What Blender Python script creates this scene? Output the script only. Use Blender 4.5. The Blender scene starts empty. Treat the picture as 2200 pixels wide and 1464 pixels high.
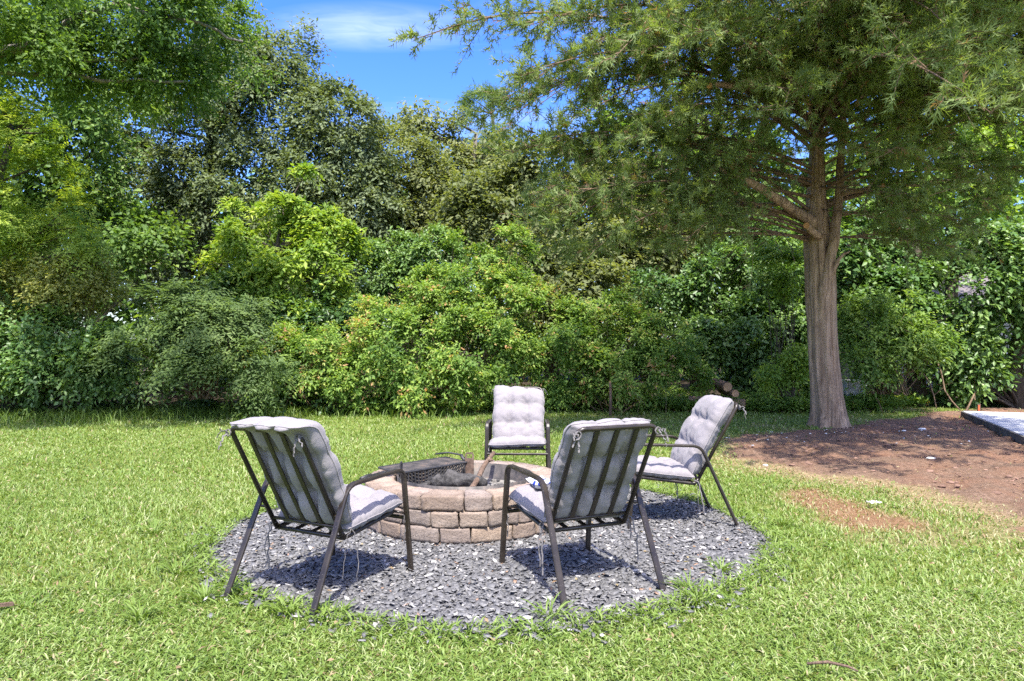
import bpy, math, random
import numpy as np
from mathutils import Vector, Matrix

R = np.random.default_rng(11)
random.seed(5)
scene = bpy.context.scene
COL = scene.collection

# ------------------------------------------------------------------ camera, sky, sun, exposure
F = 1490.0      # focal length in pixels of the 2200 px wide photograph
CH = 1.35       # eye height
HZ = 752.0      # horizon row
cam_d = bpy.data.cameras.new('camera')
cam = bpy.data.objects.new('camera', cam_d)
COL.objects.link(cam)
cam.location = (0, 0, CH)
cam.rotation_euler = (math.radians(90), 0, 0)
cam_d.sensor_width = 36.0
cam_d.lens = F / 2200 * 36
cam_d.shift_y = (HZ - 732.0) / 2200
cam_d.clip_start = 0.05
cam_d.clip_end = 2000
scene.camera = cam

TO_SUN = Vector((0.06, -0.50, 1.0)).normalized()
sun_el = math.asin(TO_SUN.z)
world = bpy.data.worlds.new('World')
scene.world = world
world.use_nodes = True
wn, wl = world.node_tree.nodes, world.node_tree.links
wn.clear()
w_out = wn.new('ShaderNodeOutputWorld')
w_bg = wn.new('ShaderNodeBackground')
w_sky = wn.new('ShaderNodeTexSky')
w_sky.sky_type = 'NISHITA'
w_sky.sun_disc = False
w_sky.sun_elevation = sun_el
w_sky.sun_rotation = math.atan2(TO_SUN.x, TO_SUN.y)
w_sky.altitude = 0
w_sky.air_density = 1.0
w_sky.dust_density = 2.5
w_sky.ozone_density = 3.0
w_bg.inputs['Strength'].default_value = 0.15
# thin cirrus
w_tc = wn.new('ShaderNodeTexCoord')
w_sep = wn.new('ShaderNodeSeparateXYZ')
wl.new(w_tc.outputs['Generated'], w_sep.inputs[0])
w_zc = wn.new('ShaderNodeMath'); w_zc.operation = 'MAXIMUM'; w_zc.inputs[1].default_value = 0.05
wl.new(w_sep.outputs['Z'], w_zc.inputs[0])
w_div = wn.new('ShaderNodeVectorMath'); w_div.operation = 'DIVIDE'
w_cz = wn.new('ShaderNodeCombineXYZ')
for i in range(3):
    wl.new(w_zc.outputs[0], w_cz.inputs[i])
wl.new(w_tc.outputs['Generated'], w_div.inputs[0])
wl.new(w_cz.outputs[0], w_div.inputs[1])
w_map = wn.new('ShaderNodeMapping')
w_map.inputs['Rotation'].default_value = (0, 0, math.radians(-35))
w_map.inputs['Scale'].default_value = (0.9, 2.6, 1.0)
w_map.inputs['Location'].default_value = (0.55, 0.2, 0)
wl.new(w_div.outputs[0], w_map.inputs[0])
w_noi = wn.new('ShaderNodeTexNoise')
w_noi.inputs['Scale'].default_value = 1.1
w_noi.inputs['Detail'].default_value = 9
w_noi.inputs['Roughness'].default_value = 0.55
w_noi.inputs['Distortion'].default_value = 0.7
wl.new(w_map.outputs[0], w_noi.inputs['Vector'])
w_rmp = wn.new('ShaderNodeValToRGB')
w_rmp.color_ramp.elements[0].position = 0.50
w_rmp.color_ramp.elements[0].color = (0, 0, 0, 1)
w_rmp.color_ramp.elements[1].position = 0.78
w_rmp.color_ramp.elements[1].color = (0.5, 0.5, 0.5, 1)
wl.new(w_noi.outputs['Fac'], w_rmp.inputs[0])
w_hsv = wn.new('ShaderNodeHueSaturation')
w_hsv.inputs['Saturation'].default_value = 1.42
w_hsv.inputs['Hue'].default_value = 0.522
w_hsv.inputs['Value'].default_value = 0.82
wl.new(w_sky.outputs[0], w_hsv.inputs['Color'])
w_mix = wn.new('ShaderNodeMixRGB')
w_mix.inputs['Color2'].default_value = (3.2, 3.4, 3.8, 1)
# one larger wisp high over the trees
w_sub = wn.new('ShaderNodeVectorMath'); w_sub.operation = 'SUBTRACT'
w_sub.inputs[1].default_value = (-0.44, 2.16, 1.0)
wl.new(w_div.outputs[0], w_sub.inputs[0])
w_rot = wn.new('ShaderNodeMapping')
w_rot.inputs['Rotation'].default_value = (0, 0, math.radians(38))
w_rot.inputs['Scale'].default_value = (2.6, 5.5, 1.0)
wl.new(w_sub.outputs[0], w_rot.inputs[0])
w_len = wn.new('ShaderNodeVectorMath'); w_len.operation = 'LENGTH'
wl.new(w_rot.outputs[0], w_len.inputs[0])
w_r2 = wn.new('ShaderNodeValToRGB')
w_r2.color_ramp.elements[0].position = 0.1; w_r2.color_ramp.elements[0].color = (1, 1, 1, 1)
w_r2.color_ramp.elements[1].position = 1.0; w_r2.color_ramp.elements[1].color = (0, 0, 0, 1)
wl.new(w_len.outputs['Value'], w_r2.inputs[0])
w_n2 = wn.new('ShaderNodeTexNoise')
w_n2.inputs['Scale'].default_value = 2.2; w_n2.inputs['Detail'].default_value = 8; w_n2.inputs['Distortion'].default_value = 1.2
wl.new(w_rot.outputs[0], w_n2.inputs['Vector'])
w_m1 = wn.new('ShaderNodeMath'); w_m1.operation = 'MULTIPLY'
wl.new(w_r2.outputs[0], w_m1.inputs[0]); wl.new(w_n2.outputs['Fac'], w_m1.inputs[1])
w_m2 = wn.new('ShaderNodeMath'); w_m2.operation = 'MULTIPLY_ADD'; w_m2.inputs[1].default_value = 0.5; w_m2.use_clamp = True
w_m3 = wn.new('ShaderNodeMath'); w_m3.operation = 'MULTIPLY'; w_m3.inputs[1].default_value = 0.35
w_hz = wn.new('ShaderNodeMapRange')
w_hz.inputs['From Min'].default_value = 0.10; w_hz.inputs['From Max'].default_value = 0.28
wl.new(w_sep.outputs['Z'], w_hz.inputs['Value'])
w_m4 = wn.new('ShaderNodeMath'); w_m4.operation = 'MULTIPLY'
wl.new(w_rmp.outputs[0], w_m4.inputs[0]); wl.new(w_hz.outputs[0], w_m4.inputs[1])
wl.new(w_m4.outputs[0], w_m3.inputs[0])
wl.new(w_m1.outputs[0], w_m2.inputs[0]); wl.new(w_m3.outputs[0], w_m2.inputs[2])
wl.new(w_m2.outputs[0], w_mix.inputs['Fac'])
wl.new(w_hsv.outputs[0], w_mix.inputs['Color1'])
wl.new(w_mix.outputs[0], w_bg.inputs['Color'])
wl.new(w_bg.outputs[0], w_out.inputs['Surface'])

sun_d = bpy.data.lights.new('sun', 'SUN')
sun_d.energy = 2.7
sun_d.angle = math.radians(0.5)
sun_d.color = (1.0, 0.955, 0.88)
sun = bpy.data.objects.new('sun', sun_d)
COL.objects.link(sun)
sun.rotation_euler = (-TO_SUN).to_track_quat('-Z', 'Y').to_euler()

scene.view_settings.view_transform = 'Standard'
scene.view_settings.look = 'None'
scene.view_settings.gamma = 1.0
scene.view_settings.use_curve_mapping = False
scene.view_settings.exposure = 2.0
scene.render.engine = 'CYCLES'
scene.cycles.use_denoising = False
scene.cycles.max_bounces = 6
scene.cycles.diffuse_bounces = 4
scene.cycles.glossy_bounces = 2
scene.cycles.transmission_bounces = 4
scene.cycles.transparent_max_bounces = 4
scene.cycles.caustics_reflective = False
scene.cycles.caustics_refractive = False


# ------------------------------------------------------------------ helpers
def at(px, py, Y):
    """A point that the photograph shows at (px, py), Y metres in front of the camera."""
    return np.array(((px - 1100.0) * Y / F, Y, CH - (py - HZ) * Y / F))


def gp(px, py):
    """The ground point under a pixel."""
    Y = F * CH / (py - HZ)
    return ((px - 1100.0) * Y / F, Y)


def meta(o, label=None, cat=None, group=None, kind=None):
    if label: o['label'] = label
    if cat: o['category'] = cat
    if group: o['group'] = group
    if kind: o['kind'] = kind
    return o


def thing(name, label, cat, loc=(0, 0, 0), rotz=0.0, group=None):
    o = bpy.data.objects.new(name, None)
    o.empty_display_size = 0.1
    COL.objects.link(o)
    o.location = loc
    o.rotation_euler = (0, 0, rotz)
    return meta(o, label, cat, group)


def link(name, me, mat=None, parent=None, kind=None):
    o = bpy.data.objects.new(name, me)
    COL.objects.link(o)
    if mat is not None and len(me.materials) == 0:
        me.materials.append(mat)
    if parent is not None:
        o.parent = parent
    if kind:
        o['kind'] = kind
    return o


class MB:
    """collects shapes into ONE mesh"""
    def __init__(self):
        self.v, self.f, self.n = [], [], 0

    def add(self, v, f):
        v = np.asarray(v, float).reshape(-1, 3)
        self.v.append(v)
        self.f.extend([tuple(int(i) + self.n for i in q) for q in f])
        self.n += len(v)
        return self

    def box(self, c, s, M=None):
        c, s = np.array(c, float), np.array(s, float) / 2
        v = np.array([(x, y, z) for x in (-1, 1) for y in (-1, 1) for z in (-1, 1)], float) * s
        if M is not None:
            v = v @ np.array(M.to_3x3()).T
        return self.add(v + c, [(0, 1, 3, 2), (4, 6, 7, 5), (0, 4, 5, 1), (2, 3, 7, 6), (0, 2, 6, 4), (1, 5, 7, 3)])

    def tube(self, pts, r, n=7, cap=True, squash=1.0, wob=0.0):
        pts = np.asarray(pts, float)
        r = np.broadcast_to(np.asarray(r, float), (len(pts),))
        t = np.gradient(pts, axis=0)
        t /= np.linalg.norm(t, axis=1)[:, None] + 1e-9
        ref = np.array((0.31, 0.17, 1.0)) if abs(t[0][2]) < 0.8 else np.array((1.0, 0.21, 0.1))
        a = np.cross(t, ref); a /= np.linalg.norm(a, axis=1)[:, None] + 1e-9
        b = np.cross(t, a)
        th = np.arange(n) * 2 * math.pi / n
        rr = r[:, None] * (1 + wob * R.standard_normal((len(pts), n)))
        V = pts[:, None] + rr[..., None] * (np.cos(th)[None, :, None] * a[:, None] + squash * np.sin(th)[None, :, None] * b[:, None])
        V = V.reshape(-1, 3)
        fs = []
        for i in range(len(pts) - 1):
            for k in range(n):
                k2 = (k + 1) % n
                fs.append((i * n + k, i * n + k2, (i + 1) * n + k2, (i + 1) * n + k))
        if cap:
            fs.append(tuple(range(n - 1, -1, -1)))
            fs.append(tuple((len(pts) - 1) * n + k for k in range(n)))
        return self.add(V, fs)

    def bar(self, pts, wx, wt, lat=(1, 0, 0)):
        """a rounded flat bar swept along pts: wx across lat, wt in the plane of the path"""
        pts = np.asarray(pts, float)
        t = np.gradient(pts, axis=0)
        t /= np.linalg.norm(t, axis=1)[:, None] + 1e-9
        lat = np.array(lat, float)
        nrm = np.cross(t, lat); nrm /= np.linalg.norm(nrm, axis=1)[:, None] + 1e-9
        l2 = np.cross(nrm, t)
        prof = []
        c = min(wx, wt) * 0.28
        for sx, sy in ((1, 1), (-1, 1), (-1, -1), (1, -1)):
            p1 = (sx * wx / 2, sy * (wt / 2 - c)); p2 = (sx * (wx / 2 - c), sy * wt / 2)
            prof += [p1, p2] if sx * sy > 0 else [p2, p1]
        prof = np.array(prof)
        n = len(prof)
        V = pts[:, None] + prof[None, :, 0, None] * l2[:, None] + prof[None, :, 1, None] * nrm[:, None]
        fs = []
        for i in range(len(pts) - 1):
            for k in range(n):
                k2 = (k + 1) % n
                fs.append((i * n + k, i * n + k2, (i + 1) * n + k2, (i + 1) * n + k))
        fs.append(tuple(range(n - 1, -1, -1)))
        fs.append(tuple((len(pts) - 1) * n + k for k in range(n)))
        return self.add(V.reshape(-1, 3), fs)

    def mesh(self, name, smooth=False):
        me = bpy.data.meshes.new(name)
        v = np.concatenate(self.v) if self.v else np.zeros((0, 3))
        me.from_pydata(v.tolist(), [], self.f)
        if smooth:
            me.polygons.foreach_set('use_smooth', [True] * len(me.polygons))
        me.update()
        return me

    def obj(self, name, mat, parent=None, smooth=False, kind=None):
        return link(name, self.mesh(name, smooth), mat, parent, kind)


def tri_mesh(name, V, T, attrs=None, smooth=False):
    """fast triangle mesh from numpy arrays"""
    V = np.ascontiguousarray(V.reshape(-1, 3), dtype=np.float32)
    T = np.ascontiguousarray(T.reshape(-1, 3), dtype=np.int32)
    me = bpy.data.meshes.new(name)
    me.vertices.add(len(V)); me.vertices.foreach_set('co', V.ravel())
    me.loops.add(T.size); me.loops.foreach_set('vertex_index', T.ravel())
    me.polygons.add(len(T))
    me.polygons.foreach_set('loop_start', np.arange(0, T.size, 3, dtype=np.int32))
    if smooth:
        me.polygons.foreach_set('use_smooth', np.ones(len(T), dtype=bool))
    for k, a in (attrs or {}).items():
        at_ = me.attributes.new(k, 'FLOAT', 'POINT')
        at_.data.foreach_set('value', np.ascontiguousarray(a, dtype=np.float32).ravel())
    me.update(calc_edges=True)
    me.validate()
    return me


def unit(v):
    return v / (np.linalg.norm(v, axis=-1, keepdims=True) + 1e-9)


def leaves(p, d, n, L, W, tint, fold=0.18, droop=0.0):
    """two-triangle leaves folded along the midrib"""
    d = unit(d); s = unit(np.cross(n, d)); n = np.cross(d, s)
    L = L[:, None]; W = W[:, None]
    tip = p + d * L - np.array((0, 0, 1.0)) * droop * L
    mid = p + d * L * 0.46
    a = mid + s * W / 2 + n * W * fold
    b = mid - s * W / 2 + n * W * fold
    V = np.stack([p, b, tip, a], 1)
    f = np.array([(0, 1, 2), (0, 2, 3)])
    T = (np.arange(len(p)) * 4)[:, None, None] + f[None]
    return V, T, np.repeat(tint, 4)


def fillet(P, rad, seg=6):
    P = [np.array(p, float) for p in P]
    out = [P[0]]
    marks = []
    for i in range(1, len(P) - 1):
        a, b, c = P[i - 1], P[i], P[i + 1]
        u, w = a - b, c - b
        lu, lw = np.linalg.norm(u), np.linalg.norm(w)
        u, w = u / lu, w / lw
        ang = math.acos(max(-1, min(1, float(u @ w))))
        rr = rad[i - 1] if isinstance(rad, (list, tuple)) else rad
        d = min(rr / math.tan(ang / 2), 0.48 * lu, 0.48 * lw)
        p0, p1 = b + u * d, b + w * d
        marks.append(len(out))
        for k in range(seg + 1):
            t = k / seg
            out.append((1 - t) ** 2 * p0 + 2 * t * (1 - t) * b + t ** 2 * p1)
        marks.append(len(out) - 1)
    out.append(P[-1])
    return np.array(out), marks


def snoise(x, y, seed, sc=1.0, octs=4):
    """cheap smooth noise in numpy, about -1..1"""
    g = np.random.default_rng(seed)
    o = np.zeros_like(np.asarray(x, float))
    amp, tot = 1.0, 0.0
    for k in range(octs):
        for _ in range(3):
            a = g.uniform(0, 2 * math.pi); p = g.uniform(0, 6.28, 2); f = sc * 2 ** k * g.uniform(0.7, 1.4)
            o = o + amp * np.sin(f * (x * math.cos(a) + y * math.sin(a)) + p[0] + 1.3 * np.sin(f * 0.6 * (y * math.cos(a) - x * math.sin(a)) + p[1]))
        tot += amp * 1.8
        amp *= 0.55
    return o / tot


# ------------------------------------------------------------------ materials
class NT:
    def __init__(self, name):
        self.m = bpy.data.materials.new(name)
        self.m.use_nodes = True
        self.t = self.m.node_tree
        self.t.nodes.clear()
        self.out = self.n('ShaderNodeOutputMaterial')

    def n(self, kind, **kw):
        nd = self.t.nodes.new(kind)
        for k, v in kw.items():
            if k in nd.inputs:
                nd.inputs[k].default_value = v
            else:
                setattr(nd, k, v)
        return nd

    def l(self, a, b):
        self.t.links.new(a, b)

    def ramp(self, src, stops):
        r = self.n('ShaderNodeValToRGB')
        e = r.color_ramp.elements
        while len(e) < len(stops):
            e.new(0.5)
        for i, (p, c) in enumerate(stops):
            e[i].position = p
            e[i].color = (c[0], c[1], c[2], 1)
        self.l(src, r.inputs[0])
        return r.outputs[0]

    def noise(self, scale, detail=4, rough=0.55, vec=None, dist=0.0):
        nd = self.n('ShaderNodeTexNoise')
        nd.inputs['Scale'].default_value = scale
        nd.inputs['Detail'].default_value = detail
        nd.inputs['Roughness'].default_value = rough
        nd.inputs['Distortion'].default_value = dist
        if vec is None:
            if not hasattr(self, '_co'):
                self._co = self.n('ShaderNodeTexCoord').outputs['Object']
            vec = self._co
        self.l(vec, nd.inputs['Vector'])
        return nd.outputs['Fac']

    def mix(self, fac, a, b, mode='MIX'):
        nd = self.n('ShaderNodeMixRGB')
        nd.blend_type = mode
        for v, i in ((fac, 0), (a, 1), (b, 2)):
            if isinstance(v, (int, float)):
                nd.inputs[i].default_value = v
            elif isinstance(v, tuple):
                nd.inputs[i].default_value = (v[0], v[1], v[2], 1)
            else:
                self.l(v, nd.inputs[i])
        return nd.outputs[0]

    def math(self, op, a, b=0.0, clamp=False):
        nd = self.n('ShaderNodeMath')
        nd.operation = op
        nd.use_clamp = clamp
        for v, i in ((a, 0), (b, 1)):
            if isinstance(v, (int, float)):
                nd.inputs[i].default_value = v
            else:
                self.l(v, nd.inputs[i])
        return nd.outputs[0]

    def attr(self, name):
        nd = self.n('ShaderNodeAttribute')
        nd.attribute_name = name
        return nd.outputs['Fac']

    def bump(self, h, strength=0.4, dist=0.01):
        b = self.n('ShaderNodeBump')
        b.inputs['Strength'].default_value = strength
        b.inputs['Distance'].default_value = dist
        self.l(h, b.inputs['Height'])
        return b.outputs[0]

    def done(self, color, rough=0.7, normal=None, metallic=0.0, spec=0.4, transl=0.0, sheen=0.0):
        p = self.n('ShaderNodeBsdfPrincipled')
        if isinstance(color, tuple):
            p.inputs['Base Color'].default_value = (*color, 1)
        else:
            self.l(color, p.inputs['Base Color'])
        if isinstance(rough, (int, float)):
            p.inputs['Roughness'].default_value = rough
        else:
            self.l(rough, p.inputs['Roughness'])
        p.inputs['Metallic'].default_value = metallic
        p.inputs['Specular IOR Level'].default_value = spec
        if sheen:
            p.inputs['Sheen Weight'].default_value = sheen
        if normal is not None:
            self.l(normal, p.inputs['Normal'])
        sh = p.outputs[0]
        if transl > 0:
            tr = self.n('ShaderNodeBsdfTranslucent')
            # light that comes through a leaf is yellower than what it reflects
            c2 = self.mix(1.0, color, (1.25, 1.25, 0.45), 'MULTIPLY')
            self.l(c2, tr.inputs['Color'])
            mx = self.n('ShaderNodeMixShader')
            mx.inputs[0].default_value = transl
            self.l(sh, mx.inputs[1]); self.l(tr.outputs[0], mx.inputs[2])
            sh = mx.outputs[0]
        self.l(sh, self.out.inputs['Surface'])
        return self.m


def leaf_mat(name, stops, rough=0.55, transl=0.46, spec=0.3):
    t = NT(name)
    return t.done(t.ramp(t.attr('tint'), stops), rough, None, 0.0, spec, transl)


def bark_mat(name, c1, c2, scale=14.0, stretch=0.12, bump=0.9):
    t = NT(name)
    co = t.n('ShaderNodeTexCoord').outputs['Object']
    mp = t.n('ShaderNodeMapping')
    mp.inputs['Scale'].default_value = (1, 1, stretch)
    t.l(co, mp.inputs[0])
    a = t.noise(scale, 8, 0.65, mp.outputs[0], 0.6)
    b = t.noise(3.0, 5, 0.6, co)
    f = t.math('ADD', t.math('MULTIPLY', a, 0.75), t.math('MULTIPLY', b, 0.25))
    col = t.ramp(f, [(0.34, c1), (0.52, tuple((x + y) / 2 for x, y in zip(c1, c2))), (0.68, c2)])
    return t.done(col, 0.9, t.bump(a, bump, 0.03), 0, 0.2)


def metal_frame_mat():
    t = NT('bronze_frame_paint')
    a = t.noise(9, 4)
    v = t.n('ShaderNodeTexVoronoi'); v.inputs['Scale'].default_value = 120
    t.l(t._co, v.inputs['Vector'])
    speck = t.math('LESS_THAN', v.outputs['Distance'], 0.16)
    sel = t.math('GREATER_THAN', t.noise(40, 2), 0.6)
    fac = t.math('MULTIPLY', t.math('MULTIPLY', speck, sel), 0.6)
    base = t.ramp(a, [(0.3, (0.016, 0.012, 0.009)), (0.7, (0.034, 0.026, 0.019))])
    return t.done(t.mix(fac, base, (0.30, 0.28, 0.24)), t.ramp(a, [(0.3, (0.28,) * 3), (0.7, (0.45,) * 3)]), None, 0.0, 0.45)


def cloth_mat():
    t = NT('lavender_grey_cloth')
    a = t.noise(6, 5)
    w = t.noise(420, 2)
    col = t.ramp(a, [(0.3, (0.200, 0.183, 0.187)), (0.7, (0.242, 0.222, 0.226))])
    return t.done(col, 0.82, t.bump(t.math('ADD', t.math('MULTIPLY', w, 0.2), t.noise(17, 5, 0.6, None, 1.6)), 0.42, 0.010), 0, 0.2, 0.0, 0.15)


def stone_mat():
    t = NT('tumbled_concrete_block')
    oi = t.n('ShaderNodeObjectInfo').outputs['Random']
    a = t.noise(7, 6, 0.65)
    b = t.noise(60, 4, 0.7)
    tone = t.ramp(oi, [(0.0, (0.235, 0.185, 0.150)), (0.3, (0.305, 0.245, 0.195)), (0.55, (0.235, 0.20, 0.178)), (0.8, (0.265, 0.21, 0.175)), (1.0, (0.33, 0.26, 0.195))])
    dark = t.ramp(a, [(0.32, (0.62, 0.58, 0.55)), (0.6, (1.05, 1.03, 1.0))])
    col = t.mix(1.0, tone, dark, 'MULTIPLY')
    rust = t.math('MULTIPLY', t.ramp(t.noise(3.5, 4), [(0.58, (0, 0, 0)), (0.72, (0.55,) * 3)]), 1.0)
    col = t.mix(rust, col, (0.36, 0.21, 0.09))
    pit = t.ramp(b, [(0.33, (0.55,) * 3), (0.46, (1,) * 3)])
    col = t.mix(1.0, col, pit, 'MULTIPLY')
    return t.done(col, 0.92, t.bump(t.math('ADD', b, t.math('MULTIPLY', a, 1.2)), 0.55, 0.012), 0, 0.15)


def slate_mat():
    t = NT('slate_chips')
    k = t.attr('tint')
    col = t.ramp(k, [(0.0, (0.042, 0.042, 0.043)), (0.45, (0.098, 0.097, 0.096)), (0.78, (0.180, 0.177, 0.172)), (0.93, (0.38, 0.372, 0.36)), (0.955, (0.56, 0.53, 0.49)), (0.975, (0.26, 0.13, 0.06)), (1.0, (0.33, 0.19, 0.10))])
    return t.done(t.mix(0.35, col, t.mix(t.noise(70, 3), (0.065, 0.064, 0.064), (0.26, 0.255, 0.25))), 0.62, None, 0, 0.4)


def ground_mat():
    t = NT('lawn_soil')
    soil = t.attr('soil'); dead = t.attr('dead'); rust = t.attr('rust'); grav = t.attr('gravel')
    n1 = t.noise(1.1, 6, 0.6); n2 = t.noise(24, 6, 0.7); n3 = t.noise(90, 4, 0.7)
    green = t.ramp(n2, [(0.32, (0.070, 0.080, 0.020)), (0.50, (0.15, 0.19, 0.042)), (0.70, (0.24, 0.27, 0.085))])
    straw = t.ramp(n2, [(0.30, (0.12, 0.085, 0.045)), (0.52, (0.27, 0.20, 0.11)), (0.72, (0.38, 0.30, 0.18))])
    red = t.ramp(n2, [(0.30, (0.11, 0.060, 0.030)), (0.52, (0.22, 0.130, 0.070)), (0.72, (0.31, 0.21, 0.125))])
    earth = t.ramp(t.math('ADD', t.math('MULTIPLY', n2, 0.6), t.math('MULTIPLY', n3, 0.4)),
                   [(0.34, (0.075, 0.047, 0.032)), (0.50, (0.165, 0.106, 0.072)), (0.66, (0.28, 0.195, 0.14))])
    earth = t.mix(t.ramp(n1, [(0.45, (0, 0, 0)), (0.68, (0.55,) * 3)]), earth, (0.24, 0.115, 0.065))
    edge = t.math('MULTIPLY', t.math('SUBTRACT', n2, 0.5), 1.6)
    def m(x):
        return t.math('MULTIPLY', t.math('ADD', t.math('SUBTRACT', t.math('ADD', x, t.math('MULTIPLY', edge, 0.35)), 0.5), 0.25), 2.0, True)
    col = t.mix(m(dead), green, straw)
    col = t.mix(m(rust), col, red)
    col = t.mix(m(soil), col, earth)
    col = t.mix(t.attr('litter'), col, t.ramp(n2, [(0.3, (0.022, 0.017, 0.012)), (0.6, (0.060, 0.046, 0.030)), (0.75, (0.11, 0.082, 0.052))]))  # thicket floor: leaf litter, its colour darkened to carry the shade under the bushes
    col = t.mix(grav, col, (0.06, 0.060, 0.060))
    return t.done(col, 0.95, t.bump(t.math('ADD', n2, t.math('MULTIPLY', n3, 0.5)), 0.9, 0.03), 0, 0.1)


M = {}
M['frame'] = metal_frame_mat()
M['cloth'] = cloth_mat()
M['stone'] = stone_mat()
M['slate'] = slate_mat()
M['ground'] = ground_mat()
M['cedar_bark'] = bark_mat('cedar_bark', (0.115, 0.070, 0.044), (0.54, 0.385, 0.26), 24, 0.05, 1.0)
M['dark_bark'] = bark_mat('dark_bark', (0.035, 0.028, 0.022), (0.13, 0.105, 0.08), 16, 0.15)
M['cedar_limb'] = bark_mat('cedar_limb_bark', (0.085, 0.055, 0.036), (0.30, 0.205, 0.135), 24, 0.15)
M['grey_bark'] = bark_mat('grey_bark', (0.10, 0.09, 0.075), (0.26, 0.23, 0.19), 16, 0.2)
M['vine_stem'] = bark_mat('vine_stem', (0.10, 0.065, 0.04), (0.24, 0.17, 0.11), 20, 0.2)


def simple(name, c, rough=0.7, spec=0.4, var=0.35, scale=12.0, bump=0.3, metallic=0.0):
    t = NT(name)
    n = t.noise(scale, 5, 0.6)
    lo = tuple(x * (1 - var) for x in c); hi = tuple(min(1, x * (1 + var)) for x in c)
    return t.done(t.ramp(n, [(0.3, lo), (0.7, hi)]), rough, t.bump(n, bump, 0.01) if bump else None, metallic, spec)


def steel_mat():
    t = NT('sooty_steel')
    n = t.noise(10, 6, 0.65)
    return t.done(t.ramp(n, [(0.35, (0.030, 0.028, 0.027)), (0.55, (0.085, 0.075, 0.068)), (0.72, (0.17, 0.12, 0.09))]), 0.6, t.bump(n, 0.2, 0.005), 0.35, 0.5)


M['steel'] = steel_mat()
M['black_iron'] = simple('black_iron', (0.028, 0.027, 0.027), 0.55, 0.5, 0.5, 30, 0.2)
M['rust'] = simple('rusty_iron', (0.12, 0.082, 0.062), 0.85, 0.2, 0.5, 18, 0.4)
M['char'] = simple('charred_wood', (0.055, 0.052, 0.049), 0.9, 0.2, 0.85, 22, 1.5)
M['ash'] = simple('ash_bed', (0.16, 0.15, 0.135), 0.95, 0.1, 0.7, 26, 0.8)
M['stick'] = bark_mat('dry_stick_bark', (0.085, 0.055, 0.037), (0.22, 0.150, 0.108), 24, 0.2)
M['cutwood'] = simple('fresh_cut_wood', (0.50, 0.25, 0.10), 0.8, 0.2, 0.25, 20, 0.2)
M['concrete'] = simple('new_concrete', (0.42, 0.42, 0.42), 0.9, 0.2, 0.12, 3, 0.1)
M['concrete_edge'] = simple('dark_concrete_edge', (0.15, 0.135, 0.12), 0.95, 0.1, 0.4, 8, 0.4)  # slab edge in a darker tone than the panels
M['white'] = simple('dusty_white', (0.62, 0.61, 0.58), 0.8, 0.3, 0.15, 10, 0.2)
M['wire'] = simple('green_wire', (0.03, 0.045, 0.04), 0.6, 0.4, 0.2, 10, 0)


# ------------------------------------------------------------------ where lawn, soil, gravel lie
GC, GR = (-0.15, 5.30), 1.95            # slate bed
PIT = (-0.371, 5.534)


def sdf_poly(x, y, poly):
    """signed distance to a polygon, negative inside"""
    P = np.array(poly, float)
    d = np.full(np.shape(x), 1e9)
    inside = np.zeros(np.shape(x), bool)
    for i in range(len(P)):
        a, b = P[i], P[(i + 1) % len(P)]
        e = b - a
        w0, w1 = x - a[0], y - a[1]
        tt = np.clip((w0 * e[0] + w1 * e[1]) / (e @ e), 0, 1)
        d = np.minimum(d, np.hypot(w0 - e[0] * tt, w1 - e[1] * tt))
        c = ((a[1] <= y) & (b[1] > y)) | ((b[1] <= y) & (a[1] > y))
        with np.errstate(divide='ignore', invalid='ignore'):
            xi = a[0] + (y - a[1]) / (b[1] - a[1] + 1e-12) * e[0]
        inside ^= c & (x < xi)
    return np.where(inside, -d, d)


SOIL = [gp(*p) for p in [(1545, 948), (1600, 936), (1730, 926), (1830, 920), (1885, 908), (1960, 896), (2040, 884), (2130, 878), (2300, 880), (2600, 900), (2500, 1150), (2230, 1160), (2130, 1085), (2020, 1052), (1900, 1030), (1780, 1012), (1650, 992), (1560, 975)]]
DEAD = [gp(*p) for p in [(1500, 960), (1560, 940), (2400, 940), (2500, 1240), (2300, 1240), (2150, 1150), (2040, 1105), (1900, 1065), (1760, 1035), (1620, 1010)]]
RUSTP = [gp(*p) for p in [(1650, 1048), (1740, 1040), (1820, 1062), (1900, 1092), (2010, 1142), (1975, 1152), (1880, 1140), (1790, 1112), (1690, 1080)]]


SHADED_LITTER = [gp(*p) for p in [(-900, 908), (-300, 908), (150, 905), (400, 893), (650, 884), (900, 880), (1400, 874), (1800, 876), (2050, 868), (2600, 870)]]
SHADED_LITTER = SHADED_LITTER + [(40, 60), (-40, 60)]


def sstep(d, w):
    return np.clip(0.5 - d / (2 * w), 0, 1)


def masks(x, y):
    wob = 0.22 * snoise(x, y, 3, 2.2, 4)
    litter = sstep(sdf_poly(x, y, SHADED_LITTER) + wob, 0.25)
    grav = sstep(np.hypot(x - GC[0], y - GC[1]) - GR - 0.06 * snoise(x, y, 8, 3.0, 3), 0.03)
    soil = np.maximum(sstep(sdf_poly(x, y, SOIL) + wob * 1.6 + .12 * snoise(x, y, 29, 9.0, 3), 0.22), litter)
    dead = sstep(sdf_poly(x, y, DEAD) + wob * 1.5, 0.55)
    rust = sstep(sdf_poly(x, y, RUSTP) + wob * 0.9 + .10 * snoise(x, y, 35, 8.0, 3), 0.22)
    masks.litter = litter
    # worn thin places in the mown lawn at the lower right
    thin = np.clip((snoise(x, y, 21, 2.6, 3) - 0.15) * 1.6, 0, 1) * np.clip((x + 0.2) / 2.0, 0.15, 1)
    return grav, soil, dead, rust, thin


def gh(x, y):
    """ground height"""
    base = 0.030 * snoise(x, y, 41, 0.7, 3)
    d = np.hypot(x - GC[0], y - GC[1])
    return base * np.clip((d - GR + 0.2) / 1.5, 0, 1)


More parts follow.
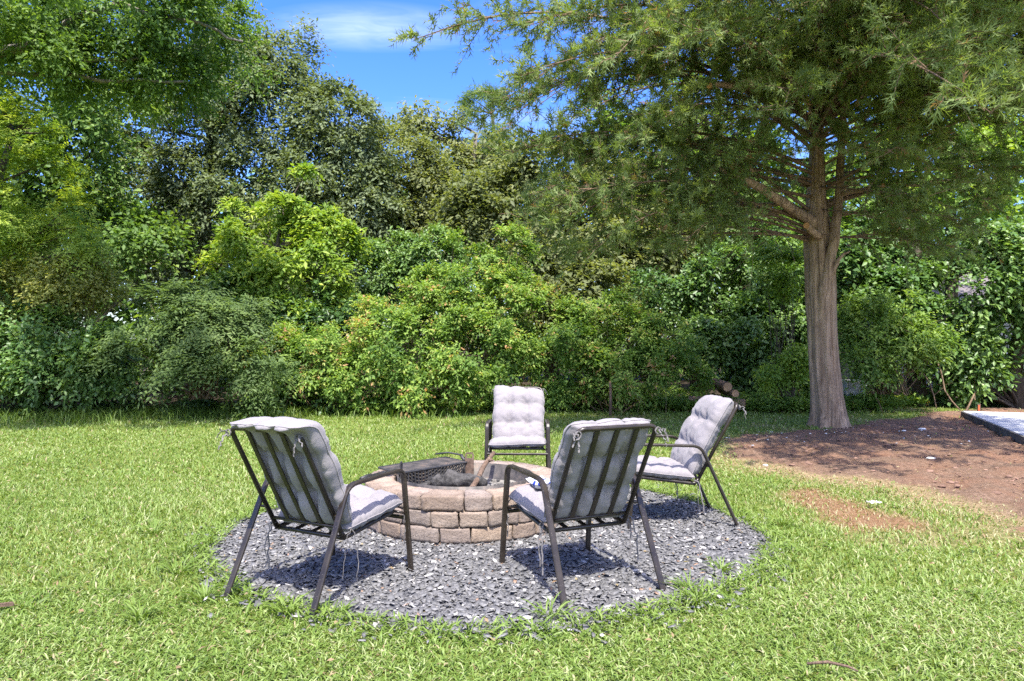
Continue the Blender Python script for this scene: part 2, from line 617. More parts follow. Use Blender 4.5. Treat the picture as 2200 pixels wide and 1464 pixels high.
def build_ground():
    xs = np.concatenate([[-900, -300, -100, -40, -24], np.arange(-14, 14.01, 0.12), [24, 40, 100, 300, 900]])
    ys = np.concatenate([[-600, -60, -8, -2, 1], np.arange(2.0, 18.01, 0.11), [21, 26, 40, 90, 300, 1200]])
    X, Y = np.meshgrid(xs, ys)
    g, s, d, r, th = masks(X, Y)
    masks_shaded_litter = masks.litter
    Z = gh(X, Y) + s * 0.035 * snoise(X, Y, 77, 9.0, 3) + 0.02 * s
    far = (np.abs(X) > 13.9) | (Y > 17.9) | (Y < 2.05)
    Z = np.where(far, 0.0, Z)
    V = np.stack([X, Y, Z], -1).reshape(-1, 3)
    nx, ny = len(xs), len(ys)
    i = np.arange(nx * ny).reshape(ny, nx)
    a, b, c, e = i[:-1, :-1].ravel(), i[:-1, 1:].ravel(), i[1:, 1:].ravel(), i[1:, :-1].ravel()
    T = np.concatenate([np.stack([a, b, c], 1), np.stack([a, c, e], 1)])
    me = tri_mesh('ground', V, T, {'litter': masks_shaded_litter, 'soil': s, 'dead': np.maximum(d, th * 0.5), 'rust': r, 'gravel': g}, True)
    o = link('ground', me, M['ground'])
    meta(o, kind='structure')


build_ground()


# ------------------------------------------------------------------ concrete slab at the right
def build_slab():
    a, b = gp(2064, 897), gp(2215, 965)
    A, B = np.array(a), np.array(b)
    d = (B - A) / np.linalg.norm(B - A)
    right = np.array((-d[1], d[0]))
    if right[0] < 0: right = -right
    B2 = A + d * 9
    h = 0.13
    def quad(p, q, w0, w1, z0, z1):
        c = [p + right * w0, q + right * w0, q + right * w1, p + right * w1]
        v = [(x[0], x[1], z) for z in (z0, z1) for x in c]
        return v, [(3, 2, 1, 0), (4, 5, 6, 7), (0, 1, 5, 4), (1, 2, 6, 5), (2, 3, 7, 6), (3, 0, 4, 7)]
    t = thing('pavement', None, None, (0, 0, 0))
    t['kind'] = 'structure'
    joint = 1.55
    for (w0, w1) in ((0.0, joint), (joint + 0.015, 5.0)):
        for k in range(3):
            MB().add(*quad(A + d * (k * 3.0 + 0.006), A + d * (k * 3.0 + 2.994), w0 + 0.03, w1, -0.1, h)).obj('panel', M['concrete'], t)
    MB().add(*quad(A, B2, 0.0, 0.03, -0.1, h - 0.008)).obj('form_edge', M['concrete_edge'], t)
    # second slab strip beyond, coloured darker than the panels
    MB().add(*quad(A + right * 2.0 + d * 0.15, A + right * 2.0 + d * 1.1, 0.0, 2.6, h, h + 0.02)).obj('dark_strip', simple('dark_slab', (0.05, 0.06, 0.075), 0.8), t)


build_slab()


# ------------------------------------------------------------------ slate chips
def build_gravel():
    # bed just above the soil
    th = np.linspace(0, 2 * math.pi, 97)[:-1]
    rr = GR + 0.03 * np.sin(5 * th) + 0.02 * np.sin(11 * th + 1)
    mb = MB()
    v = [(GC[0], GC[1], 0.006)] + [(GC[0] + r * math.cos(a), GC[1] + r * math.sin(a), 0.004) for r, a in zip(rr, th)]
    mb.add(v, [(0, 1 + i, 1 + (i + 1) % 96) for i in range(96)])
    o = mb.obj('gravel_bed', simple('gravel_bed_dust', (0.07, 0.072, 0.078), 0.95, 0.1, 0.5, 60, 0.6))
    meta(o, kind='structure')
    N = 36000
    r = GR * np.sqrt(R.random(N)) * 1.035
    stray = R.random(N) < .03
    r = np.where(stray, GR + np.abs(R.normal(0, .10, N)), r)
    a = R.random(N) * 2 * math.pi
    x, y = GC[0] + r * np.cos(a), GC[1] + r * np.sin(a)
    dist = np.hypot(x - PIT[0], y - PIT[1])
    ok = (dist > 0.72) & (stray | (r < GR + 0.07 * snoise(x, y, 8, 3.0, 3) + 0.06 * R.random(N)))
    x, y = x[ok], y[ok]; n = len(x)
    L = np.clip(R.gamma(2.6, 0.0053, n), 0, .024) + 0.0065
    W = L * R.uniform(0.42, 0.85, n)
    H = np.clip(L * R.uniform(0.10, 0.26, n), 0.003, 0.009)
    yaw = R.random(n) * 6.28
    tx, ty = R.normal(0, 0.26, n), R.normal(0, 0.26, n)
    K = 4
    ang = (np.arange(K)[None] + R.uniform(-0.33, 0.33, (n, K))) * 2 * math.pi / K
    rad = R.uniform(0.75, 1.1, (n, K))
    lx, ly = np.cos(ang) * rad * L[:, None], np.sin(ang) * rad * W[:, None]
    c, s = np.cos(yaw)[:, None], np.sin(yaw)[:, None]
    px, py = c * lx - s * ly, s * lx + c * ly
    z0 = R.uniform(0.004, 0.024, n)[:, None]
    pz = px * tx[:, None] + py * ty[:, None] + z0
    top = np.stack([x[:, None] + px, y[:, None] + py, pz + H[:, None] / 2], -1)
    bot = np.stack([x[:, None] + px * 1.06, y[:, None] + py * 1.06, pz - H[:, None] / 2], -1)
    V = np.concatenate([top, bot], 1)            # n,10,3
    f = []
    for k in range(1, K - 1):
        f.append((0, k, k + 1))
    for k in range(K):
        k2 = (k + 1) % K
        f += [(k, K + k, K + k2), (k, K + k2, k2)]
    T = (np.arange(n) * 2 * K)[:, None, None] + np.array(f)[None]
    # colours: mostly slate blue-grey, a few pale chips and a few bits of bark
    tint = R.beta(2.2, 2.6, n) * 0.9
    tint = np.where(R.random(n) < 0.055, R.uniform(0.93, 0.955, n), tint)
    tint = np.where((R.random(n) < 0.03) & (L < .02), R.uniform(0.975, 1.0, n), tint)
    me = tri_mesh('slate_chips', V, T, {'tint': np.repeat(tint, 2 * K)})
    o = link('slate_chips', me, M['slate'])
    meta(o, 'grey slate chips laid in a round bed under the chairs', 'gravel', None, 'stuff')


build_gravel()


# ------------------------------------------------------------------ grass
def blades(x, y, L, W, lean, tint, z=None, curl=0.6, head=None, lod=0):
    n = len(x)
    if z is None: z = gh(x, y)
    h = R.random(n) * 6.28 if head is None else head
    dx, dy = np.cos(h), np.sin(h)
    b = np.stack([x, y, z - 0.004], -1)
    d0 = unit(np.stack([dx * lean, dy * lean, np.ones(n)], -1))
    l2 = lean + curl + R.random(n) * 0.8
    d1 = unit(np.stack([dx * l2, dy * l2, np.ones(n) * (1 - 0.35 * R.random(n))], -1))
    l3 = l2 + curl * 1.5
    d2 = unit(np.stack([dx * l3, dy * l3, np.ones(n) * R.uniform(-0.5, 0.7, n)], -1))
    side = np.stack([-dy, dx, R.normal(0, 0.35, n)], -1) * (W / 2)[:, None]
    p1 = b + d0 * (L * 0.36)[:, None]
    p2 = p1 + d1 * (L * 0.36)[:, None]
    p3 = p2 + d2 * (L * 0.34)[:, None]
    if lod == 2:
        m1 = b + d0 * (L * 0.5)[:, None]
        V = np.stack([b, m1 - side, m1 + side, m1 + d1 * (L * 0.5)[:, None]], 1)
        T = (np.arange(n) * 4)[:, None, None] + np.array([(0, 2, 1), (1, 2, 3)])[None]
        return V, T, np.repeat(tint, 4)
    if lod == 1:
        m1 = b + d0 * (L * 0.5)[:, None]
        V = np.stack([b - side * 0.6, b + side * 0.6, m1 - side, m1 + side, m1 + d1 * (L * 0.5)[:, None]], 1)
        T = (np.arange(n) * 5)[:, None, None] + np.array([(0, 1, 3), (0, 3, 2), (2, 3, 4)])[None]
        return V, T, np.repeat(tint, 5)
    V = np.stack([b - side * 0.55, b + side * 0.55, p1 - side, p1 + side, p2 - side * 0.8, p2 + side * 0.8, p3], 1)
    f = np.array([(0, 1, 3), (0, 3, 2), (2, 3, 5), (2, 5, 4), (4, 5, 6)])
    T = (np.arange(n) * 7)[:, None, None] + f[None]
    return V, T, np.repeat(tint, 7)


def join(parts):
    off, VV, TT, AA = 0, [], [], []
    for V, T, A in parts:
        V = V.reshape(-1, 3)
        VV.append(V); TT.append(T.reshape(-1, 3) + off); AA.append(A.ravel()); off += len(V)
    return np.concatenate(VV), np.concatenate(TT), np.concatenate(AA)


def scatter(n, y0, y1, margin=0.6):
    """points in the part of the ground the camera sees between two depths, uniform per square metre"""
    y = np.sqrt(R.uniform(y0 * y0, y1 * y1, n))
    hw = 0.74 * y + margin
    x = R.uniform(-1, 1, n) * hw
    return x, y


M['grass'] = leaf_mat('grass_blades', [(0.0, (0.062, 0.110, 0.018)), (0.35, (0.138, 0.218, 0.036)), (0.62, (0.225, 0.310, 0.076)), (0.80, (0.36, 0.41, 0.19)), (0.90, (0.38, 0.325, 0.185)), (1.0, (0.29, 0.185, 0.105))], 0.5, 0.38, 0.3)


def build_grass():
    out = []
    for (lod, n, y0, y1, l0, l1, w0, w1) in ((0, 98000, 2.5, 3.9, .022, .062, .0032, .0080), (1, 118000, 3.9, 7.0, .028, .070, .004, .0095), (2, 102000, 7.0, 11.0, .035, .082, .0075, .014), (2, 52000, 11.0, 15.5, .05, .10, .011, .019)):
        x, y = scatter(n, y0, y1)
        g, s, d, r, th = masks(x, y)
        patch = snoise(x, y, 51, 1.5, 4)
        dens = (1 - g) * (1 - s * 0.985) * (1 - 0.62 * d) * (1 - 0.72 * r) * (1 - 0.45 * th) * np.clip(0.82 + 0.3 * patch, 0.4, 1)
        keep = R.random(n) < dens
        x, y, d, r, th, s, patch = (q[keep] for q in (x, y, d, r, th, s, patch))
        m = len(x)
        rough = np.clip(0.5 + 0.5 * snoise(x, y, 63, 3.5, 3), 0, 1)
        L = R.uniform(l0, l1, m) * (0.75 + 0.55 * rough) * (1 - 0.3 * np.maximum(d, r))
        W = R.uniform(w0, w1, m)
        lean = np.abs(R.normal(0.55, 0.45, m)) + 0.1
        tint = np.clip(R.normal(0.45, 0.19, m) + 0.11 * patch + 0.10 * np.clip((x - 0.2) / 2, 0, 1) * np.clip((5.2 - y) / 2, 0, 1), 0.02, 0.82)
        dry = R.random(m) < (0.05 + 0.62 * d + 0.75 * r + 0.16 * th)
        tint = np.where(dry, np.where(R.random(m) < 0.25 + 0.6 * r, R.uniform(0.93, 1.0, m), R.uniform(0.82, 0.92, m)), tint)
        out.append(blades(x, y, L, W, lean, tint, lod=lod, curl=.42))
    # taller ragged fringe along the slate bed
    n = 5200
    a = R.random(n) * 6.28
    rr = GR + 0.06 * snoise(GC[0] + GR * np.cos(a), GC[1] + GR * np.sin(a), 8, 3.0, 3) + np.abs(R.normal(0, 0.09, n)) - 0.03
    x, y = GC[0] + rr * np.cos(a), GC[1] + rr * np.sin(a)
    out.append(blades(x, y, R.uniform(.05, .13, n), R.uniform(.005, .011, n), np.abs(R.normal(.5, .4, n)), np.clip(R.normal(.45, .13, n), .1, .8)))
    # loose tufts
    for k in range(120):
        if k < 12:
            cx, cy = gp(*[(400, 1190), (330, 1150), (440, 1290), (620, 1320), (300, 1330), (700, 1330), (1550, 1230), (1500, 1300), (1180, 1330), (1680, 1130), (1480, 1270), (380, 1235)][k])
            m = 46; Lm = .15
        else:
            cx, cy = scatter(1, 2.6, 9.5); cx, cy = float(cx[0]), float(cy[0]); m = 22; Lm = .095
            mk = masks(np.array([cx]), np.array([cy]))
            if mk[0][0] > 0.05 or mk[1][0] > 0.2: continue
        rr = np.abs(R.normal(0, .04, m)); aa = R.random(m) * 6.28
        out.append(blades(cx + rr * np.cos(aa), cy + rr * np.sin(aa), R.uniform(.5, 1.1, m) * Lm, R.uniform(.005, .009, m), R.uniform(.25, 1.0, m), np.clip(R.normal(.38, .1, m), .05, .7), head=aa + R.normal(0, .4, m), curl=.45))
    # long unmown grass at the foot of the thicket
    n = 9000
    px = R.uniform(-120, 1000, n)
    py = 900 - 18 * np.clip((px - 150) / 500, 0, 1) + R.normal(0, 9, n)
    Y = F * CH / (py - HZ); X = (px - 1100) * Y / F
    out.append(blades(X, Y, R.uniform(.10, .34, n), R.uniform(.010, .018, n), R.uniform(.1, .7, n), np.clip(R.normal(.25, .12, n), .02, .7), curl=.35, lod=1))
    # broad leaved weeds in patches, and dead leaves that have blown in
    n = 15000
    x, y = scatter(n, 2.5, 9.0)
    g, s_, d, r, th = masks(x, y)
    ok = (snoise(x, y, 71, 1.9, 3) > .22) & (g + s_ < .2) & (R.random(n) > d)
    x, y = x[ok], y[ok]; m = len(x)
    a = R.random(m) * 6.28
    p = np.stack([x, y, gh(x, y) + R.uniform(.012, .045, m)], -1)
    out.append(leaves(p, np.stack([np.cos(a), np.sin(a), R.uniform(-.1, .5, m)], -1), unit(np.stack([R.normal(0, .3, m), R.normal(0, .3, m), np.ones(m)], -1)), R.uniform(.016, .036, m), R.uniform(.011, .024, m), np.clip(R.normal(.26, .1, m), 0, .6)))
    n = 900
    x, y = scatter(n, 2.5, 10.0)
    a = R.random(n) * 6.28
    on = masks(x, y)[0] > .5
    p = np.stack([x, y, np.where(on, .032, gh(x, y) + R.uniform(.02, .05, n))], -1)
    out.append(leaves(p, np.stack([np.cos(a), np.sin(a), R.normal(0, .2, n)], -1), unit(np.stack([R.normal(0, .4, n), R.normal(0, .4, n), np.ones(n)], -1)), R.uniform(.018, .045, n), R.uniform(.010, .022, n), R.uniform(.9, 1.0, n)))
    V, T, A = join(out)
    me = tri_mesh('grass', V, T, {'tint': A})
    o = link('grass', me, M['grass'])
    meta(o, 'bright green mown lawn grass around the slate bed', 'grass', None, 'stuff')


build_grass()


# ------------------------------------------------------------------ fire pit
def block_mesh(w_out, depth, h, taper, seed):
    """a tumbled wall block: the outer face lies at y = 0, the body goes to y = depth"""
    g = np.random.default_rng(seed)
    nx, ny, nz = 7, 5, 5
    def s(k, n):                       # vertices gather near the edges, so that the arris is round
        t = k / (n - 1) * 2 - 1
        return math.copysign(abs(t) ** 0.55, t)
    idx, V, Fc = {}, [], []
    ph = g.uniform(0, 6.28, 9)
    for i in range(nx):
        for j in range(ny):
            for k in range(nz):
                if not (i in (0, nx - 1) or j in (0, ny - 1) or k in (0, nz - 1)):
                    continue
                a, b, c = s(i, nx), s(j, ny), s(k, nz)
                ex = np.array((a * w_out / 2, b * depth / 2, c * h / 2))
                # round the edges: pull towards an inset box
                rd = 0.012
                lim = np.array((w_out / 2 - rd, depth / 2 - rd, h / 2 - rd))
                core = np.clip(ex, -lim, lim)
                dv = ex - core
                nv = np.linalg.norm(dv)
                p = core + (dv / nv * rd if nv > 1e-6 else 0)
                p = p + 0.004 * np.array((math.sin(31 * b + 17 * c + ph[0]), math.sin(13 * a + 23 * c + ph[1]), math.sin(11 * a + 9 * b + ph[2]))) + g.normal(0, 0.0022, 3)
                x = p[0] * (1 - taper * (p[1] + depth / 2) / depth)
                idx[(i, j, k)] = len(V)
                V.append((x, p[1] + depth / 2, p[2]))
    def face(*q):
        Fc.append(tuple(idx[t] for t in q))
    for i in range(nx - 1):
        for j in range(ny - 1):
            face((i, j, 0), (i, j + 1, 0), (i + 1, j + 1, 0), (i + 1, j, 0))
            face((i, j, nz - 1), (i + 1, j, nz - 1), (i + 1, j + 1, nz - 1), (i, j + 1, nz - 1))
    for i in range(nx - 1):
        for k in range(nz - 1):
            face((i, 0, k), (i + 1, 0, k), (i + 1, 0, k + 1), (i, 0, k + 1))
            face((i, ny - 1, k), (i, ny - 1, k + 1), (i + 1, ny - 1, k + 1), (i + 1, ny - 1, k))
    for j in range(ny - 1):
        for k in range(nz - 1):
            face((0, j, k), (0, j, k + 1), (0, j + 1, k + 1), (0, j + 1, k))
            face((nx - 1, j, k), (nx - 1, j + 1, k), (nx - 1, j + 1, k + 1), (nx - 1, j, k + 1))
    mb = MB().add(V, Fc)
    me = mb.mesh('stone_block', True)
    me.materials.append(M['stone'])
    return me


def build_pit():
    Ro, Ri, H = 0.785, 0.548, 0.108
    t = thing('fire_pit', 'round stone fire pit ringed with tan blocks in the middle of the chairs', 'fire pit', (PIT[0], PIT[1], 0))
    seq = [0.20, 0.30, 0.21, 0.30, 0.20, 0.235]
    meshes = {}
    for course in range(4):
        z = 0.02 + (course - 1) * (H + 0.002) + H / 2
        ws = []
        while sum(ws) < 2 * math.pi * Ro - 0.15:
            ws.append(seq[(len(ws) + course * 2) % len(seq)])
        k = 2 * math.pi * Ro / sum(ws)
        a = -math.pi / 2 + [0.20, -0.16, 0.01, 0.055][course] + (0 if course != 3 else 0)
        for i, w in enumerate(ws):
            w *= k
            key = (round(w, 3), (i + course) % 3)
            if key not in meshes:
                meshes[key] = block_mesh(w - 0.004, Ro - Ri - 0.008, H, 0.27, 100 + len(meshes))
            a += w / Ro / 2
            o = link('stone_block', meshes[key], None, t)
            rad = Ro + R.normal(0, 0.004)
            o.location = (rad * math.cos(a), rad * math.sin(a), z + R.normal(0, 0.001))
            o.rotation_euler = (R.normal(0, 0.006), R.normal(0, 0.006), a + math.pi / 2)
            a += w / Ro / 2
    # steel liner
    mb = MB()
    n = 72
    V, Fc = [], []
    for i in range(n):
        b = 2 * math.pi * i / n
        for (r, z) in ((0.540, 0.02), (0.540, 0.362), (0.529, 0.362), (0.529, 0.02)):
            V.append((r * math.cos(b), r * math.sin(b), z))
    for i in range(n):
        j = (i + 1) % n
        for q in range(3):
            Fc.append((i * 4 + q, j * 4 + q, j * 4 + q + 1, i * 4 + q + 1))
    mb.add(V, Fc).obj('steel_liner', M['steel'], t, True)
    # ash floor
    n = 24
    V, Fc = [(0, 0, 0.215)], []
    for q, r in enumerate((0.15, 0.3, 0.42, 0.53)):
        for i in range(n):
            b = 2 * math.pi * i / n
            V.append((r * math.cos(b), r * math.sin(b), 0.215 + R.normal(0, 0.012) + (0.01 if q == 3 else 0)))
    for i in range(n):
        Fc.append((0, 1 + i, 1 + (i + 1) % n))
        for q in range(3):
            a0 = 1 + q * n
            Fc.append((a0 + i, a0 + n + i, a0 + n + (i + 1) % n, a0 + (i + 1) % n))
    MB().add(V, Fc).obj('ash_bed', M['ash'], t, True)
    return t


build_pit()


def rock(mb, c, s, g, n=1):
    """a small angular lump"""
    th = g.uniform(0, 6.28)
    V = []
    for z, r in ((-0.5, 0.7), (0.05, 1.0), (0.5, 0.55)):
        for k in range(6):
            a = th + k * math.pi / 3 + g.uniform(-.25, .25)
            V.append((c[0] + s[0] * r * math.cos(a) * g.uniform(.75, 1.1), c[1] + s[1] * r * math.sin(a) * g.uniform(.75, 1.1), c[2] + s[2] * (z + g.uniform(-.08, .08))))
    Fc = []
    for q in range(2):
        for k in range(6):
            k2 = (k + 1) % 6
            Fc.append((q * 6 + k, q * 6 + k2, q * 6 + 6 + k2, q * 6 + 6 + k))
    Fc += [(5, 4, 3, 2, 1, 0), (12, 13, 14, 15, 16, 17)]
    mb.add(V, Fc)


def build_pit_contents():
    g = np.random.default_rng(4)
    # charcoal and pale grit
    mb = MB()
    for k in range(170):
        r = 0.5 * math.sqrt(g.random()); a = g.random() * 6.28
        x, y = PIT[0] + r * math.cos(a), PIT[1] + r * math.sin(a)
        s = g.uniform(.008, .022)
        rock(mb, (x, y, 0.225 + s * .4), (s, s * .8, s * .9), g)
    o = mb.obj('charcoal_bits', M['char'])
    meta(o, 'black charcoal bits strewn over the ash inside the fire pit', 'charcoal', None, 'stuff')
    mb = MB()
    for k in range(260):
        a = g.uniform(-1.9, -0.5); r = g.uniform(.40, .525)
        x, y = PIT[0] + r * math.cos(a), PIT[1] + r * math.sin(a)
        s = g.uniform(.006, .014)
        rock(mb, (x, y, 0.245 + 0.085 * (r - .38) / .14 + s * .3), (s, s, s), g)
    o = mb.obj('pale_grit', simple('pale_grit', (0.34, 0.33, 0.22), 0.9, 0.1, 0.5, 40, 0))
    meta(o, 'pale grit heaped along the near inside of the fire pit', 'grit', None, 'stuff')
    # charred log
    p = np.array([(-0.66, 5.55, 0.285), (-0.56, 5.52, 0.31), (-0.44, 5.50, 0.315), (-0.30, 5.49, 0.31), (-0.20, 5.50, 0.29)])
    t = np.linspace(0, 1, 14)
    pp = np.stack([np.interp(t, np.linspace(0, 1, 5), p[:, i]) for i in range(3)], 1) + g.normal(0, .004, (14, 3))
    rad = np.interp(t, [0, .1, .4, .8, .95, 1], [.035, .055, .060, .056, .05, .03]) * (1 + .13 * g.standard_normal(14))
    mb = MB().tube(pp, rad, 13, wob=.14)
    o = mb.obj('charred_log', M['char'], None, True)
    meta(o, 'thick charred grey log lying in the fire pit', 'log')
    mb = MB().tube([(-0.78, 5.38, .235), (-0.70, 5.46, .27), (-0.60, 5.60, .33)], [.02, .024, .016], 8, wob=.12)
    meta(mb.obj('burnt_branch', M['char'], None, True), 'short burnt black branch leaning on the charred log near the grill bars', 'branch')
    # dry stick leaning on the log
    base, tip = np.array((-0.33, 5.28, .265)), np.array((-0.165, 5.96, .46))
    t = np.linspace(0, 1, 9)[:, None]
    pp = base + (tip - base) * t + np.array((0.012, 0, 0.006)) * np.sin(t * 7)
    st = thing('dry_stick', 'bare brown stick propped up against the charred log', 'stick', (0, 0, 0))
    MB().tube(pp, np.linspace(.024, .019, 9), 8, wob=.06).obj('stem', M['stick'], st, True)
    q = base + (tip - base) * .78
    MB().tube([q, q + (.028, -.006, .012), q + (.042, -.008, .008)], [.014, .013, .009], 7).obj('stub', M['stick'], st, True)
    # thin twigs
    mb = MB()
    for k in range(16):
        x, y = -0.62 + g.normal(0, .10), 5.28 + g.normal(0, .07)
        a = g.random() * 6.28; l = g.uniform(.06, .15)
        mb.tube([(x, y, .235), (x + .5 * l * math.cos(a), y + .5 * l * math.sin(a), .25), (x + l * math.cos(a), y + l * math.sin(a), .24)], .0035, 4)
    meta(mb.obj('kindling', M['stick']), 'loose dry kindling twigs on the ash near the grill bars', 'kindling', None, 'stuff')

    # grill grate lying on the far left of the rim
    A, B = np.array((-0.895, 5.50, .37)), np.array((-0.395, 6.045, .37))
    d = unit(B - A); out = np.array((-d[1], d[0], 0))
    L = float(np.linalg.norm(B - A)); W = .27
    gt = thing('grill_grate', 'sooty black cooking grate with upturned bars on the fire pit rim', 'grill grate', tuple(A))
    def P(u, w, z): return tuple(d * u + out * w + np.array((0, 0, z)))
    up = 0.015
    fr = MB()
    for (a, b) in ((P(0, 0, 0), P(L, 0, 0)), (P(0, W, up), P(L, W, up)), (P(0, 0, 0), P(0, W, up)), (P(L, 0, 0), P(L, W, up))):
        fr.tube([a, b], .009, 6)
    fr.obj('grate_frame', M['black_iron'], gt)
    rod = None
    for k in range(24):
        w = W * (k + 1) / 25
        o = MB().bar([P(0, w, up * w / W), P(L, w, up * w / W)], .007, .007, tuple(out)).obj('grate_bar', M['steel'], gt)
    for k in range(21):
        u = L * (k + .7) / 21.4
        MB().bar([P(u, 0, 0.002), P(u, -.004, -.10), P(u, -.02, -.145)], .012, .007, tuple(d)).obj('guard_bar', M['black_iron'], gt)
    MB().tube([P(0, -.02, -.145), P(L, -.02, -.145)], .006, 6).obj('guard_rail', M['black_iron'], gt)
    # two handles with coil grips, one at each end
    for (u0, u1, w1, w2) in ((0.0, -.16, .16, .13), (L, L + .04, .20, .30)):
        if u0 == 0:
            path = [P(0, .05, .0), P(-.10, .09, .012), P(-.30, .02, .012), P(-.36, .0, .006)]
            grip = [P(-.24, .045, .012), P(-.30, .02, .012), P(-.36, .0, .006)]
        else:
            path = [P(L, .03, .0), P(L + .03, .10, .05), P(L - .02, .22, .065), P(L - .09, .31, .05)]
            grip = [P(L + .005, .03, .01), P(L + .022, .08, .035), P(L + .03, .10, .05)]
        h = MB().tube(fillet(path, .05)[0], .008, 7).obj('handle', M['black_iron'], gt, True)
        MB().tube(grip, .015, 8).obj('coil_grip', M['black_iron'], h, True)
    # uprights that carry the grate
    for (ang, m, lab) in ((math.pi * .995, 'black_iron', 'black'), (math.pi / 2, 'rust', 'rusty')):
        c = np.array((math.cos(ang), math.sin(ang), 0)); tn = np.array((-c[1], c[0], 0))
        base = np.array((PIT[0], PIT[1], 0)) + c * .515
        mb = MB()
        z0, z1, w = .12, .455, .038
        th = .006
        def slab(a0, a1, b0, b1):
            v = [tuple(base + tn * x + c * y + np.array((0, 0, z))) for y in (-th, th) for z in (b0, b1) for x in (a0, a1)]
            mb.add(v, [(0, 1, 3, 2), (4, 6, 7, 5), (0, 2, 6, 4), (1, 5, 7, 3), (0, 4, 5, 1), (2, 3, 7, 6)])
        slab(-w, w, z0, z1 - .05)
        slab(-w, -w + .014, z1 - .05, z1 - .014); slab(w - .014, w, z1 - .05, z1 - .014)
        slab(-w + .008, w - .008, z1 - .014, z1)
        meta(mb.obj('grate_bracket', M[m]), ('rusty slotted bracket standing at the far rim of the fire pit' if m == 'rust' else 'black slotted bracket at the left rim of the fire pit'), 'bracket', 'brackets that carry the grill grate')


build_pit_contents()


# ------------------------------------------------------------------ chairs
def cushion_mesh(name, W, L, tf, tb, seed, cols=3, rows=3, tuft_v=(-1 / 3., 1 / 3.), bend=None, sag=0.0, skew=0.0, slats=()):
    """tufted pad: x across, y along, z out of the front; a single closed surface"""
    g = np.random.default_rng(seed)
    nu, nv = 45, 51
    a1 = np.sin(np.linspace(-1, 1, nu) * math.pi / 2); a1 = 0.55 * a1 + 0.45 * np.linspace(-1, 1, nu)
    b1 = np.sin(np.linspace(-1, 1, nv) * math.pi / 2); b1 = 0.55 * b1 + 0.45 * np.linspace(-1, 1, nv)
    A, B = np.meshgrid(a1, b1, indexing='ij')
    s = g.integers(1, 9999)
    X = A * W / 2 * (1 - 0.05 * np.abs(B) ** 6) + 0.007 * snoise(B * 3, A * 0 + s, s, 2.0, 3) * np.abs(A)
    Y = B * L / 2 * (1 - 0.045 * np.abs(A) ** 6) + 0.007 * snoise(A * 3, B * 0 + s, s + 1, 2.0, 3) * np.abs(B) + skew * A * (B > 0) * np.abs(B)
    crease = lambda q, w: 1 - np.exp(-np.abs(np.abs(q) - 1 / 3.) / w)
    PU = crease(A + .012 * np.sin(B * 7 + seed), .085) if cols == 3 else 1 + 0 * A
    PV = crease(B + .012 * np.sin(A * 6 + seed), .085)
    X = X + W * .022 * (PV - .7) * np.abs(A) ** 5 * np.sign(A)
    Y = Y + L * .026 * (PU - .7) * np.abs(B) ** 5 * np.sign(B)
    edge = np.sqrt(np.clip(1 - np.abs(A) ** 6, 0, 1)) * np.sqrt(np.clip(1 - np.abs(B) ** 6, 0, 1))
    def sheet(t, sd, side):
        h = edge * (1 + 0.13 * snoise(A * 2.0 + sd, B * 2.0, s + sd, 1.6, 3))
        dep = np.zeros_like(h); wr = np.zeros_like(h)
        tu = [-1 + 2 * (k + 1) / cols for k in range(cols - 1)]
        h = h * (1 - .24 * (1 - PU) - .30 * (1 - PV) - .12 * (1 - PU) * (1 - PV))
        if side < 0 and slats:
            for xs in slats:
                h = h * (1 - .30 * np.exp(-((X - xs) / .020) ** 2))
        for u in tu:
            for v in tuft_v:
                du, dv = (A - u) * W / 2, (B - v) * L / 2
                r = np.hypot(du, dv) + 1e-6
                dep = dep + np.exp(-(r / 0.040) ** 1.25)
                th = np.arctan2(dv, du)
                wr = wr + 0.0090 * np.sin(7 * th + g.uniform(0, 6.28) + 2 * np.sin(2 * th)) * np.exp(-((r - 0.045) / 0.032) ** 2)
        h = h * (1 - 0.70 * np.clip(dep, 0, 1))
        ga = np.exp(-((1 - np.abs(A)) / 0.16) ** 2) * np.sin(B * 26 + 3 * np.sin(B * 7 + sd) + np.sign(A))
        gb = np.exp(-((1 - np.abs(B)) / 0.13) ** 2) * np.sin(A * 20 + 3 * np.sin(A * 5 + sd) + np.sign(B))
        z = side * t * h + wr * edge * side + 0.0085 * (ga + gb) * edge + 0.0050 * snoise(A * 3, B * 3.4, s + sd + 7, 5.5, 3) * edge
        return z
    ZF, ZB = sheet(tf, 3, 1.0), sheet(tb, 5, -1.0)
    def place(Z):
        P = np.stack([X, Y, Z], -1)
        if bend is not None:
            P = bend(P, A, B)
        return P.reshape(-1, 3)
    VF, VB = place(ZF), place(ZB)
    iF = np.arange(nu * nv).reshape(nu, nv)
    iB = iF + nu * nv
    rim = np.zeros((nu, nv), bool); rim[0] = rim[-1] = True; rim[:, 0] = rim[:, -1] = True
    iB = np.where(rim, iF, iB)
    V = np.concatenate([VF, VB])
    q = lambda I: np.stack([I[:-1, :-1].ravel(), I[1:, :-1].ravel(), I[1:, 1:].ravel(), I[:-1, 1:].ravel()], 1)
    Q = np.concatenate([q(iF), q(iB)[:, ::-1]])
    used = np.unique(Q); mp = np.zeros(len(V), int); mp[used] = np.arange(len(used))
    me = bpy.data.meshes.new(name)
    me.from_pydata(V[used].tolist(), [], mp[Q].tolist())
    me.polygons.foreach_set('use_smooth', [True] * len(me.polygons))
    me.materials.append(M['cloth'])
    me.update()
    loop = np.concatenate([iF[:, 0], iF[-1, 1:], iF[-2::-1, -1], iF[0, -2::-1]])
    return me, V[loop]


